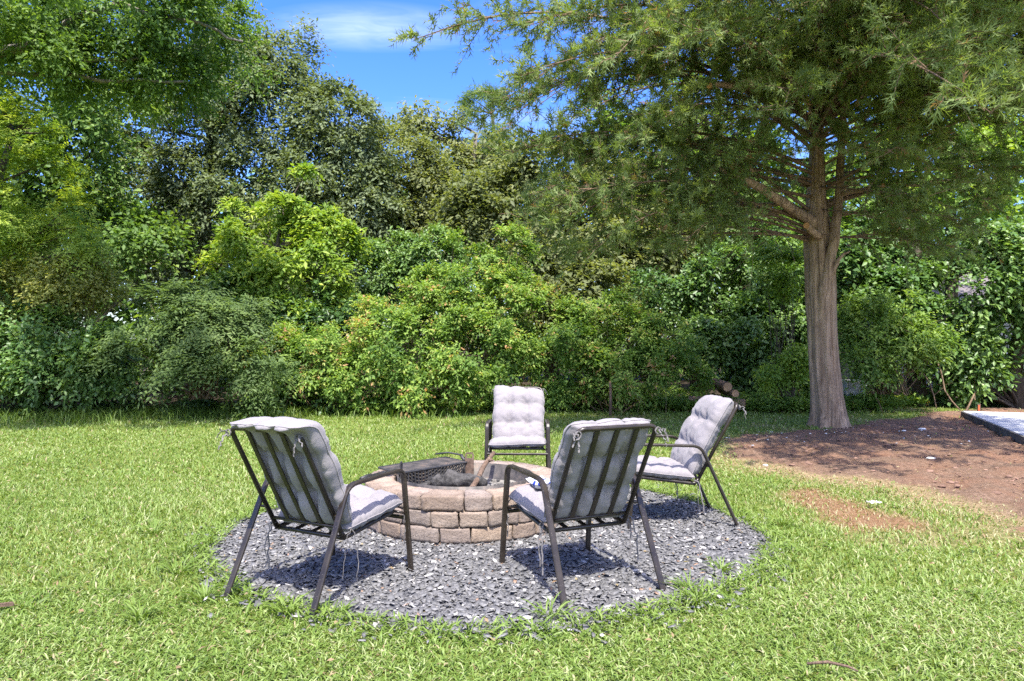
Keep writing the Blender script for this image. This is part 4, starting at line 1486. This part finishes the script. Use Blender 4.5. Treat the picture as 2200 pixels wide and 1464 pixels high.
# --- big oak whose boughs come in from the upper left; its trunk stands outside the picture
def overhanging_oak():
    Y = 12.8
    t = plant('overhanging_oak', 'small leaved oak boughs reaching in across the upper left corner', 'tree', Y,
              [(90, 40, 140, 80, -.5), (260, 60, 130, 80, 0), (420, 60, 100, 70, .4), (180, 140, 120, 50, -.2), (330, 150, 100, 45, .2), (500, 70, 70, 50, .5), (420, 170, 70, 40, .6), (60, 110, 90, 50, -1), (240, 215, 60, 20, 0), (30, 60, 60, 60, .6), (350, 10, 90, 50, .5),
               (150, -150, 270, 80, -3.4, .9), (-150, -110, 200, 100, -3.2, .9)],
              'leaf_mid', 2100, 4, 8, .55, .080, .040, .42, trunk=[(-11.8, 11.0, -.05), (-11.7, 11.0, 2.5), (-11.5, 11.1, 5), (-11.2, 11.2, 8), .38], bark='grey_bark', shell=.15, inner=0, droop=.35, depth=1.3, back=.8, zmin=4.6)
    b = np.array(t.location)
    for pts, r in ((((-11.4, 11.1, 5.6), at(-60, 130, 11.9), at(60, 100, 12.0), at(170, 40, 12.2), at(330, -20, 12.4)), .10),
                   (((-11.4, 11.1, 5.4), at(-40, 120, 12.1), at(90, 112, 12.2), at(180, 132, 12.3), at(300, 128, 12.4)), .055),
                   (((-11.5, 11.1, 5.2), at(-40, 160, 12.2), at(120, 160, 12.3), at(260, 176, 12.4), at(400, 172, 12.6)), .05),
                   (((-11.3, 11.1, 6.0), at(100, -60, 11.8), at(300, 30, 12.2), at(420, 45, 12.4), at(520, 90, 12.6)), .05)):
        p = np.array(pts); tt = np.linspace(0, 1, 13); kk = np.linspace(0, 1, len(p))
        pp = np.stack([np.interp(tt, kk, p[:, i]) for i in range(3)], 1) + R.normal(0, .03, (13, 3))
        MB().tube(pp - b, np.linspace(r * 1.2, r * .4, 13), 7).obj('bough', M['grey_bark'], t, True)


overhanging_oak()


# --- low growth along the foot of the thicket
def ground_cover():
    n = 3400
    px = R.uniform(760, 2020, n)
    yb = np.interp(px, [760, 900, 1100, 1400, 1700, 1900, 2020], [892, 890, 885, 884, 887, 884, 870])
    depth = np.abs(R.normal(0, 1.0, n))
    Yb = F * CH / (yb - HZ)
    Y = Yb + depth * 1.1 - .25
    X = (px - 1100) * Yb / F
    hump = .10 + .42 * np.clip(snoise(X, Y, 91, 1.3, 3) * .5 + .5, 0, 1) * np.clip(depth, .15, 1.3)
    Z = hump * R.random(n) ** .6
    P = np.stack([X, Y, Z], -1)
    N = unit(np.stack([R.normal(0, .4, n), -.6 * np.ones(n), np.ones(n)], -1))
    V, T, A = sprays(P, N, 3, 5, .20, .085, .046, .46, .14, up=.7, young=.08, zmin=.01)
    o = link('ground_cover', tri_mesh('ground_cover', V, T, {'tint': A}), M['leaf_vine'])
    meta(o, 'low leafy ground cover along the foot of the thicket', 'ground cover', None, 'stuff')


ground_cover()


# ------------------------------------------------------------------ the cedar
def cedar():
    base = np.array((5.57, 12.1, 0.0))
    t = thing('cedar_tree', 'big spreading cedar with a thick bare ridged trunk beside the brown soil', 'tree', tuple(base))
    k = 12.1 / F
    def w(px, py, dy=0.0):
        return at(px, py, 12.1 + dy) - base
    # main trunk with flared, fluted foot
    rows = [(926, 1784, 43), (912, 1784, 38), (890, 1782, 34), (850, 1778, 31), (780, 1772, 29.5), (700, 1767, 28.5), (620, 1764, 29.5), (540, 1760, 29), (490, 1755, 26), (450, 1754, 21), (400, 1754, 17), (320, 1755, 14), (230, 1755, 12), (120, 1752, 10), (-20, 1752, 8), (-120, 1756, 5), (-200, 1760, 2)]
    yy = np.linspace(0, len(rows) - 1, 60)
    rows = np.array(rows, float)
    rr = np.stack([np.interp(yy, np.arange(len(rows)), rows[:, i]) for i in range(3)], 1)
    n = 64
    th = np.arange(n) * 2 * math.pi / n
    V, Fc = [], []
    for i, (py, px, r) in enumerate(rr):
        c = w(px, py)
        z = c[2]
        fl = 1 + .07 * np.sin(3 * th + .4 + z * .25) + .05 * np.sin(7 * th + z * .5) + .13 * np.exp(-max(z, 0) * 3.4) * np.sin(5 * th + 1) + .028 * np.sin(17 * th + 1.5 * np.sin(z * 1.7)) + .022 * np.sin(26 * th + 2 * np.sin(z * 2.3 + 1)) + .012 * R.standard_normal(n)
        groove = 1 - .22 * np.exp(-((np.angle(np.exp(1j * (th + math.pi / 2 - .30)))) / .16) ** 2) * (1.0 if 1.0 < z < 3.4 else .25)
        for q in range(n):
            R_ = r * k * fl[q] * groove[q]
            V.append((c[0] + R_ * math.cos(th[q]), c[1] + R_ * math.sin(th[q]), max(z, -.06)))
    for i in range(len(rr) - 1):
        for q in range(n):
            q2 = (q + 1) % n
            Fc.append((i * n + q, i * n + q2, (i + 1) * n + q2, (i + 1) * n + q))
    MB().add(V, Fc).obj('trunk', M['cedar_bark'], t, True)

    def limb(pts, r0, r1, name='limb', m=14, wob=.03, parent=t, mat='cedar_bark'):
        p = np.array(pts, float)
        kk = np.linspace(0, 1, len(p)); tt = np.linspace(0, 1, m)
        # smooth the polyline
        pp = np.stack([np.interp(tt, kk, p[:, i]) for i in range(3)], 1)
        for _ in range(2):
            pp[1:-1] = (pp[:-2] + 2 * pp[1:-1] + pp[2:]) / 4
        pp[1:-1] += R.normal(0, wob, (m - 2, 3))
        return MB().tube(pp, np.linspace(r0, r1, m), 9, wob=.04).obj(name, M[mat], parent, True)

    def cut(o, p, d, r):
        d = unit(np.array(d, float)); p = np.array(p, float)
        MB().tube([p, p + d * .012], r, 10).obj('cut_end', M['cutwood'], o)

    # second stem that leaves the trunk low and runs up its right side
    limb([w(1764, 720, -.06), w(1768, 650, -.17), w(1776, 590, -.25), w(1789, 535, -.26), w(1797, 480, -.2), w(1802, 420, -.1), w(1806, 340, 0), w(1812, 240, .1), w(1822, 100, .2), w(1828, 0, .2)], .115, .04, 'second_stem', 26, .008)
    # the big sawn limb going up left, and its thin companions
    o = limb([w(1752, 490, -.1), w(1730, 466, -.25), w(1700, 446, -.5), w(1650, 414, -.8), w(1600, 385, -1.1), w(1560, 370, -1.2), w(1530, 358, -1.3)], .10, .046, wob=.02)
    cut(o, w(1530, 358, -1.3), w(1526, 356, -1.3) - w(1545, 363, -1.25), .044)
    limb([w(1745, 468, -.1), w(1690, 466, -.3), w(1630, 448, -.5), w(1560, 410, -.8), w(1490, 365, -1.2), w(1430, 345, -1.6)], .05, .018)
    limb([w(1745, 450, .1), w(1660, 440, .3), w(1570, 440, .3), w(1500, 462, .2), w(1440, 470, 0)], .045, .015)
    o = limb([w(1760, 508, -.25), w(1745, 498, -.42), w(1733, 485, -.62)], .07, .055, 'stub', 6, .003)
    cut(o, w(1733, 485, -.62), w(1733, 485, -.62) - w(1745, 498, -.42), .05)
    o = limb([w(1800, 420, -.1), w(1830, 410, -.3), w(1865, 408, -.5), w(1897, 399, -.8)], .045, .038, 'stub', 8, .006)
    cut(o, w(1897, 399, -.8), w(1897, 399, -.8) - w(1865, 408, -.5), .038)
    limb([w(1790, 590, -.28), w(1798, 560, -.36), w(1812, 545, -.42), w(1826, 540, -.45)], .045, .012, 'broken_stub', 8, .008)
    limb([w(1775, 440, .05), w(1830, 415, .25), w(1930, 400, .3), w(2040, 388, .2), w(2110, 385, 0)], .05, .015)
    o = limb([w(1752, 190, -.2), w(1650, 190, -.9), w(1580, 186, -1.6), w(1524, 184, -2.2)], .05, .042, 'limb', 8, .01)
    cut(o, w(1524, 184, -2.2), w(1524, 184, -2.2) - w(1580, 186, -1.6), .042)

    # boughs that carry the foliage
    SP, SD, SN, ST = [], [], [], []
    mb = MB()
    nb = 0
    def bough(az, z0, length, rise, sag, keep=False):
        nonlocal nb
        m = 15
        f = np.linspace(0, 1, m)
        d = np.array((math.cos(az), math.sin(az), 0))
        bz = z0 + rise * length * np.sin(f * 1.9) * .8 - sag * length * f ** 2.4
        side = np.array((-d[1], d[0], 0))
        wig = .22 * np.sin(f * R.uniform(2, 6) + R.uniform(0, 6)) * f
        pts = d[None] * (f * length)[:, None] + side[None] * wig[:, None] + np.array((0, 0, 1))[None] * bz[:, None]
        pts[:, 0] += w(1752, 300)[0]
        r0 = .009 + .0045 * length
        if length > 4.6 or keep:
            MB().tube(pts, np.linspace(r0, r0 * .12, m), 6).obj('bough', M['cedar_limb'], t, True)
        else:
            mb.tube(pts, np.linspace(r0, r0 * .18, m), 5, cap=False)
        ns = int(6 + length * 8.0)
        for q in range(ns):
            g = R.uniform(.08, 1.0) ** .75
            i = g * (m - 1); i0 = min(int(i), m - 2)
            p = pts[i0] + (pts[i0 + 1] - pts[i0]) * (i - i0)
            sgn = R.choice((-1, 1))
            sd = unit(d * R.uniform(.25, .9) + side * sgn * R.uniform(.25, 1.0) + np.array((0, 0, R.normal(.12, .35))))
            ll = (.35 + .95 * (1 - g) ** .6 * min(1, length / 4)) * R.uniform(.6, 1.25)
            mm = 5
            h = np.linspace(0, 1, mm)
            sp = p + sd * (h * ll)[:, None] - np.array((0, 0, 1)) * (R.uniform(.05, .55) * ll * h ** 2)[:, None] + R.normal(0, .015, (mm, 3))
            q0 = sp[2] + base
            if abs(q0[0] * F / q0[1]) < 1200 and HZ - (q0[2] - CH) * F / q0[1] > -60:
                mb.tube(sp, np.linspace(.007, .0025, mm), 3, cap=False)
            nsp = int(19 * ll / .6) + 6
            hh = R.uniform(.12, 1.0, nsp)
            pos = np.stack([np.interp(hh, h, sp[:, c]) for c in range(3)], 1)
            tang = unit(sp[-1] - sp[0])
            dd = unit(tang[None] * .75 + rand_dirs(nsp) * .75 + np.array((0, 0, R.normal(-.05, .2))))
            SP.append(pos); SD.append(dd)
            base_t = .50 + R.normal(0, .12)
            tt = base_t + R.normal(0, .08, nsp)
            tt = np.where(R.random(nsp) < .03, R.uniform(.93, 1, nsp), np.clip(tt, .05, .86))
            ST.append(tt)
        nb += 1
    # direction of the camera from the trunk
    caz = math.atan2(-12.1, -5.57)
    N = 125
    for i in range(N):
        az = i * 2.399963 + R.normal(0, .2)
        f = (i + .5) / N
        z0 = 3.9 + 4.9 * f ** 1.1
        toward = math.cos(az - caz)
        if toward > .25 and z0 < 4.9: z0 = 4.9 + R.random() * 1.2
        Rm = np.interp(z0, [3, 4.2, 6, 7.5, 9], [5.4, 6.2, 5.6, 3.8, 1.5])
        left = math.cos(az - math.pi)
        if z0 < 4.3: Rm *= .85
        if left > .4: Rm *= 1.12
        if toward < -.1: Rm *= .55
        L = Rm * R.uniform(.62, 1.08)
        aa = math.degrees(az) % 360
        if (25 < aa < 155 and R.random() < .5) or (155 <= aa < 200 and z0 < 7 and R.random() < .6): continue
        bough(az, z0, L, R.uniform(.05, .40), R.uniform(.15, .42))
    # the long boughs that make the ragged left edge against the sky
    for (px, py, dy, z0) in ((880, 100, -3.0, 5.6), (1075, 10, -1.6, 6.2), (1080, 330, -2.4, 4.2), (1110, 170, -3, 5.3), (1130, 60, -3, 6), (1100, 250, -2.2, 4.8), (1150, 300, -2.6, 4.5), (1180, 180, -2.4, 5.4), (1240, 250, -2.5, 4.9), (1210, 420, -2.6, 4.0), (1300, 400, -1.8, 4.2), (1160, 420, -2.2, 3.7), (1280, 150, -2, 5.8), (1350, 60, -2.6, 6.2), (1350, 300, -3, 5.0), (1400, 420, -2, 4.3), (1900, 480, -1.5, 3.8), (2000, 420, -2.4, 4.2), (2120, 440, -.8, 3.7), (1950, 330, -3, 4.9), (2160, 250, -2, 5.2), (1180, 480, -2.4, 3.5), (1300, 510, -2.5, 3.4), (1220, 540, -1.8, 3.3), (1380, 540, -1.6, 3.2), (1460, 520, -2.2, 3.3), (1140, 460, -1.4, 3.6), (1250, 60, -1, 6.2), (1120, 230, -1.6, 5.0), (1230, 330, -2, 4.4), (2150, 500, -1.2, 3.6), (2230, 380, -1.6, 4.2), (2080, 545, 0.2, 3.3), (2000, 540, -.6, 3.2), (1420, 490, -1.8, 3.3)):
        tip = at(px, py, 12.1 + dy) - base
        dx = tip - np.array((w(1752, 300)[0], 0, 0))
        L = math.hypot(dx[0], dx[1]); az = math.atan2(dx[1], dx[0])
        sag = R.uniform(.10, .3)
        rise = ((tip[2] - z0) / L + sag) / (.8 * math.sin(1.9))
        bough(az, z0, L, rise, sag, True)
    # boughs that reach over the soil towards the lawn
    for tip in ((3.0, 6.6, 5.6), (4.2, 6.0, 5.8), (5.3, 5.8, 5.6), (6.4, 6.2, 5.8), (7.6, 6.8, 5.4), (8.8, 7.6, 5.6), (3.6, 7.6, 5.4), (5.8, 7.4, 6.0), (7.0, 8.0, 5.8), (2.2, 7.6, 5.6), (9.4, 8.6, 5.4), (4.8, 7.0, 6.3), (8.2, 6.4, 6.2), (3.4, 5.5, 6.0), (4.7, 5.1, 6.2), (5.9, 5.1, 6.0), (7.1, 5.4, 6.2), (8.4, 5.7, 6.0), (9.4, 6.8, 6.0)):
        dx = np.array(tip) - base - np.array((w(1752, 300)[0], 0, 0))
        L = math.hypot(dx[0], dx[1])
        sag = R.uniform(.08, .2)
        bough(math.atan2(dx[1], dx[0]), 5.2, L, ((tip[2] - 5.2) / L + sag) / (.8 * math.sin(1.9)), sag, True)
    mb.obj('twigs', M['cedar_limb'], t, False, 'stuff')
    P = np.concatenate(SP); D = np.concatenate(SD); A = np.concatenate(ST)
    # bare wood close to the trunk, below the first dense whorls
    ax = w(1755, 400)
    rr_ = np.hypot(P[:, 0] - ax[0], P[:, 1] - ax[1])
    ok = (P[:, 2] > 4.5) | (rr_ > .9 + 1.2 * (P[:, 0] < 0) * (P[:, 2] < 4.1))
    P, D, A = P[ok], D[ok], A[ok]
    # sprigs thinned towards the thicket, to let sun through to the vine mounds
    q_ = P + base
    ok = ~((q_[:, 0] < 4.7) & (q_[:, 1] > 10.8) & (R.random(len(P)) < .8))
    P, D, A = P[ok], D[ok], A[ok]
    # outside the picture the crown only has to cast its shade: fewer, larger sprigs
    wp = P + base
    px, py = 1100 + wp[:, 0] * F / wp[:, 1], HZ - (wp[:, 2] - CH) * F / wp[:, 1]
    outside = (py < -70) | (px > 2290)
    ok = ~outside | (R.random(len(P)) < .36)
    P, D, A, outside = P[ok], D[ok], A[ok], outside[ok]
    n = len(P)
    # every sprig: an axis and five side shoots, thin triangles
    nrm = unit(np.cross(D, rand_dirs(n)))
    s = np.cross(nrm, D)
    L = R.uniform(.075, .20, n) * np.where(outside, 1.8, 1.0)
    V, T = [], []
    def shoot(p0, d, l, wd):
        q = wd * unit(np.cross(nrm, d))
        V.append(np.stack([p0 - q, p0 + q, p0 + d * l[:, None]], 1))
    shoot(P, D, L, .008 * np.where(outside, 2.0, 1.0)[:, None])
    for (f, a, l) in ((.15, .75, .58), (.26, -.75, .55), (.48, .62, .46), (.62, -.58, .42)):
        d = unit(D * math.cos(a) + s * math.sin(a) + nrm * R.normal(0, .25, (n, 1)))
        shoot(P + D * (L * f)[:, None], d, L * l * R.uniform(.8, 1.2, n), .0078 * np.where(outside, 2.0, 1.0)[:, None])
    V = np.stack(V, 1).reshape(-1, 3)
    Tt = np.arange(len(V)).reshape(-1, 3)
    me = tri_mesh('crown', V, Tt, {'tint': np.repeat(A, 15)})
    link('crown', me, M['leaf_cedar'], t, 'stuff')
    print('cedar', nb, n, len(Tt))


cedar()


# ------------------------------------------------------------------ small things
def log(name, a, b, r, label, group=None, cat='log', bark='cedar_bark', face='cutwood', n=12):
    a, b = np.array(a, float), np.array(b, float)
    t = thing(name, label, cat, tuple(a), 0, group)
    d = unit(b - a)
    tt = np.linspace(0, 1, 7)[:, None]
    MB().tube((b - a) * tt + R.normal(0, .004, (7, 3)), r * (1 + .05 * R.standard_normal(7)), n, wob=.03).obj('bark', M[bark], t, True)
    MB().tube([-d * .004, -d * .012], r * .9, n).obj('cut_end', M[face], t)
    return t


M['weathered_cut'] = simple('weathered_cut_wood', (0.46, 0.29, 0.18), 0.9, 0.1, 0.35, 14, 0.3)
M['stump_face'] = simple('yellow_stump_wood', (0.36, 0.26, 0.10), 0.9, 0.1, 0.35, 8, 0.5)


def logs():
    LG = 'sawn logs on the brush pile'
    log('sawn_log', at(1563, 832, 14.6), at(1530, 822, 15.6), .105, 'sawn log with its round cut end just over the side view chair', LG, bark='stick', face='weathered_cut')
    log('sawn_log', at(1580, 846, 14.5), at(1550, 838, 15.5), .085, 'smaller sawn log lying lower on the right of the pile', LG, bark='stick', face='weathered_cut')
    log('sawn_log', at(1600, 868, 14.8), at(1480, 860, 15.2), .095, 'sawn log at the bottom of the pile, mostly hidden in leaves', LG, face='weathered_cut')
    b = at(1046, 846, 15.6)
    log('stump', b + (.03, -.10, .08), b + (-.05, .10, -.16), .125, 'yellowish cut stump tilted in the leaves behind the far chair', cat='stump', face='stump_face', bark='stick')
    b = at(1325, 806, 15.1)
    t = thing('dead_stump', 'broken brown dead trunk standing in the reddish vine mound', 'stump', (b[0], b[1], 0))
    MB().tube([(0, 0, -.05), (.02, 0, .35), (-.01, 0, .7), (-.03, 0, b[2])], [.060, .050, .046, .038], 9, wob=.1).obj('bark', M['stick'], t, True)
    MB().tube([(-.03, 0, b[2] - .02), (-.04, .0, b[2] + .10)], [.03, .004], 5).obj('splinter', M['stick'], t)
    b = at(1311, 822, 13.9)
    t = thing('cut_sapling', 'thin cut sapling with a pale slanted top beside the dead trunk', 'stump', (b[0], b[1], 0))
    MB().tube([(0, 0, -.05), (.01, 0, .35), (0, 0, b[2])], [.03, .028, .026], 8).obj('stem', M['stick'], t, True)
    MB().tube([(0, 0, b[2]), (.005, 0, b[2] + .03)], [.026, .012], 8).obj('cut_end', M['stump_face'], t)


logs()


def stake():
    x, y = gp(2103, 888)
    t = thing('survey_stake', 'short wooden stake with an orange painted face at the edge of the soil', 'stake', (x, y, 0), .2)
    MB().add([(-.035, -.012, -.05), (.035, -.012, -.05), (.035, .012, -.05), (-.035, .012, -.05), (-.032, -.012, .185), (.032, -.012, .20), (.032, .012, .20), (-.032, .012, .185)],
             [(3, 2, 1, 0), (4, 5, 6, 7), (0, 1, 5, 4), (1, 2, 6, 5), (2, 3, 7, 6), (3, 0, 4, 7)]).obj('stake_body', M['stick'], t)
    MB().box((-.012, -.014, .085), (.040, .003, .16)).obj('orange_paint', simple('orange_marker_paint', (0.62, 0.12, 0.04), 0.7, 0.3, 0.2, 20, 0), t)


stake()


def utility_box():
    c = at(1832, 836, 15.9)
    t = thing('utility_box', 'small white metal box half hidden behind the sunlit shrub', 'box', (c[0], c[1], 0))
    MB().box((0, 0, .30), (.46, .36, .66)).obj('body', M['white'], t)
    MB().box((0, -.19, .40), (.36, .012, .38)).obj('door', simple('box_door', (.42, .42, .41), .6), t)
    MB().box((0, -.01, .645), (.52, .42, .03)).obj('lid', M['white'], t)


utility_box()


def house():
    t = thing('house', 'pale house glimpsed through the leaves beyond the sunlit shrub', 'house', (18.4, 28.0, 0))
    sid = simple('house_siding', (0.30, 0.295, 0.30), 0.8)
    for k in range(14):
        MB().box((0, 0.004 * (k % 2), .1 + k * .2), (9.0, 6.0, .194)).obj('siding_board', sid, t)
    e = 2.87
    MB().add([(-4.8, -3.4, e), (4.8, -3.4, e), (4.8, 0, e + 1.6), (-4.8, 0, e + 1.6), (4.8, 3.4, e), (-4.8, 3.4, e), (-4.8, -3.4, e + .12), (4.8, -3.4, e + .12), (4.8, 0, e + 1.72), (-4.8, 0, e + 1.72), (4.8, 3.4, e + .12), (-4.8, 3.4, e + .12)],
             [(6, 7, 8, 9), (9, 8, 10, 11), (3, 2, 1, 0), (5, 4, 2, 3), (0, 1, 7, 6), (4, 5, 11, 10), (1, 2, 8, 7), (2, 4, 10, 8), (3, 0, 6, 9), (5, 3, 9, 11)]).obj('roof', simple('roof_shingle', (0.14, 0.12, 0.12), .9), t)
    for x in (-2.4, 1.8):
        w = MB().box((x, -3.02, 1.55), (1.0, .06, 1.3)).obj('window', M['white'], t)
        MB().box((x, -3.06, 1.55), (.86, .02, 1.16)).obj('pane', simple('window_pane', (.05, .06, .07), .15, .6, 0.1, 3, 0), w)


house()


def wire_fence():
    a, b = at(-140, 900, 14.15), at(240, 895, 14.6)
    t = thing('wire_fence', 'dark green wire fence under the glossy bush at the left edge', 'fence', (a[0], a[1], 0))
    d = np.array((b[0] - a[0], b[1] - a[1], 0)); L = float(np.linalg.norm(d)); d = d / L
    for k in range(4):
        p = d * (L * k / 3)
        MB().tube([p + (0, 0, -.05), p + (0, 0, 1.06)], .022, 7).obj('post', M['wire'], t)
    for k in range(8):
        z = .08 + k * .13
        MB().tube([d * (L * q / 8) + np.array((0, 0, z - .012 * math.sin(q * 2.4))) for q in range(9)], .0045, 4).obj('strand', M['wire'], t)
    mb = MB()
    for k in range(int(L / .12)):
        mb.tube([d * (k * .12) + (0, 0, .06), d * (k * .12) + (0, 0, 1.0)], .003, 3, cap=False)
    mb.obj('upright_wires', M['wire'], t, False, 'stuff')


wire_fence()


def bare_vines():
    G = 'bare vine stems leaning over the soil'
    for pts, r, lab in ((((2000, 740, 15.4), (2022, 800, 15.3), (2030, 840, 15.1), (2045, 862, 14.9), (2063, 882, 14.7)), .020, 'long bare vine leaning down to the soil left of the orange stake'),
                        (((1984, 803, 15.3), (1998, 825, 15.2), (2006, 850, 15.1), (2012, 877, 14.9)), .016, 'short curved bare vine between the long one and the ivy trunk'),
                        (((2075, 885, 14.9), (2092, 850, 15.4), (2103, 825, 15.6), (2100, 800, 15.8), (2112, 785, 15.9)), .022, 'forked dead branch rising behind the orange stake')):
        p = np.array([at(*q) for q in pts]); b = p[-1] * (1, 1, 0)
        t = thing('bare_vine', lab, 'vine', tuple(b), 0, G)
        MB().tube(p - b, np.linspace(r, r * .7, len(p)), 6).obj('stem', M['vine_stem'], t, True)
        for k in (1, 2):
            q = p[k] - b
            MB().tube([q, q + R.normal(0, .12, 3), q + R.normal(0, .12, 3) + (.12, 0, .22)], [r * .5, r * .4, r * .15], 5).obj('twig', M['vine_stem'], t)


bare_vines()


def pouch():
    t = thing('pouch', 'blue and white patterned cloth pouch on a chair seat', 'pouch', (.185, 4.30, .500), .5)
    m = NT('blue_white_print')
    v = m.n('ShaderNodeTexVoronoi'); v.inputs['Scale'].default_value = 26
    m.l(m.n('ShaderNodeTexCoord').outputs['Object'], v.inputs['Vector'])
    mat = m.done(m.ramp(v.outputs['Distance'], [(.36, (0.012, 0.035, 0.30)), (.44, (0.55, 0.56, 0.60))]), .7)
    nu, nv = 14, 12
    V, Fc = [], []
    for side in (1, -1):
        for i in range(nu):
            for j in range(nv):
                a, b = i / (nu - 1) * 2 - 1, j / (nv - 1) * 2 - 1
                e = math.sqrt(max(0, (1 - a ** 6) * (1 - b ** 6)))
                V.append((a * .06, b * .10, .022 * side * e * (1 + .3 * math.sin(5 * a + 4 * b)) + .02 * b * b + .022))
    for s0, fl in ((0, False), (nu * nv, True)):
        for i in range(nu - 1):
            for j in range(nv - 1):
                q = (s0 + i * nv + j, s0 + (i + 1) * nv + j, s0 + (i + 1) * nv + j + 1, s0 + i * nv + j + 1)
                Fc.append(q[::-1] if fl else q)
    MB().add(V, Fc).obj('cloth', mat, t, True)
    MB().tube([(-.02, .10, .03), (0, .13, .035), (.02, .10, .03)], .004, 5).obj('loop', simple('blue_cord', (.02, .05, .35), .8), t)


pouch()


def bits():
    g = np.random.default_rng(9)
    # clods and pebbles over the bare soil
    mb = MB(); n = 0
    while n < 1700:
        x, y = g.uniform(2, 10.5), g.uniform(6.3, 15.5)
        q = masks(np.array([x]), np.array([y]))
        if q[1][0] < .6 or sdf_poly(np.array([x]), np.array([y]), SHADED_LITTER)[0] < 0: continue
        s = g.gamma(2.2, .0045) + .004
        rock(mb, (x, y, float(gh(x, y)) + .02 + s * .2), (s * 1.3, s, s * .8), g); n += 1
    meta(mb.obj('soil_clods', simple('soil_clod', (0.19, 0.118, 0.086), .95, .1, .6, 3, .6)), 'brown clods scattered over the bare soil', 'soil clods', None, 'stuff')
    mb = MB()
    for k in range(70):
        x, y = g.normal(4.4, 1.3), g.normal(11.0, .8)
        q = masks(np.array([x]), np.array([y]))
        if q[1][0] < .5: continue
        s = g.uniform(.008, .026)
        rock(mb, (x, y, float(gh(x, y)) + .03), (s, s * .8, s * .6), g)
    meta(mb.obj('white_gravel', M['white']), 'little white stones strewn on the soil by the cedar', 'pebbles', None, 'stuff')
    G = 'pale stones lying on the soil'
    for px, py, s, lab in ((1981, 929, .075, 'largest pale flat stone on the soil right of the cedar'), (1942, 934, .045, 'small pale stone just left of the largest pale one'), (2000, 993, .055, 'pale stone lying in the sun nearest the worn grass'), (1645, 1003, .035, 'small whitish stone at the grass edge behind the side view chair')):
        x, y = gp(px, py)
        mb = MB(); rock(mb, (0, 0, .02), (s, s * .7, s * .5), g)
        o = mb.obj('pale_stone', M['white']); o.location = (x, y, float(gh(x, y)) + .015)
        meta(o, lab, 'stone', G)
    # crumpled paper on the reddish dead grass
    x, y = gp(1878, 1089)
    V, Fc = [], []
    nx, ny = 9, 5
    for i in range(nx):
        for j in range(ny):
            V.append(((i / (nx - 1) - .5) * .11 + g.normal(0, .006), (j / (ny - 1) - .5) * .045 + g.normal(0, .005), .03 + g.normal(0, .009)))
    for i in range(nx - 1):
        for j in range(ny - 1):
            Fc.append((i * ny + j, (i + 1) * ny + j, (i + 1) * ny + j + 1, i * ny + j + 1))
    o = MB().add(V, Fc).obj('paper_scrap', M['white']); o.location = (x, y, .01)
    meta(o, 'crumpled white paper scrap on the reddish dead grass', 'paper')
    x, y = gp(1792, 1454)
    p = np.array([(-.10, .03, .03), (-.02, .012, .045), (.05, -.02, .04), (.08, -.04, .03)])
    o = MB().tube(p, [.006, .007, .006, .004], 6).obj('twig', M['stick'], None, True); o.location = (x, y, .01)
    meta(o, 'small dry twig in the grass at the bottom right', 'twig')
    x, y = gp(6, 1318)
    o = MB().add([(-.05, -.010, 0), (.045, -.004, 0), (.05, .008, 0), (-.06, .014, 0), (-.045, -.010, .014), (.045, -.002, .018), (.04, .008, .020), (-.06, .012, .012)], [(3, 2, 1, 0), (4, 5, 6, 7), (0, 1, 5, 4), (1, 2, 6, 5), (2, 3, 7, 6), (3, 0, 4, 7)]).obj('wood_scrap', M['stick'])
    o.location = (x, y, .035); o.rotation_euler = (0, .1, .5)
    meta(o, 'brown splintered wood scrap in the grass at the left edge', 'wood scrap')


bits()
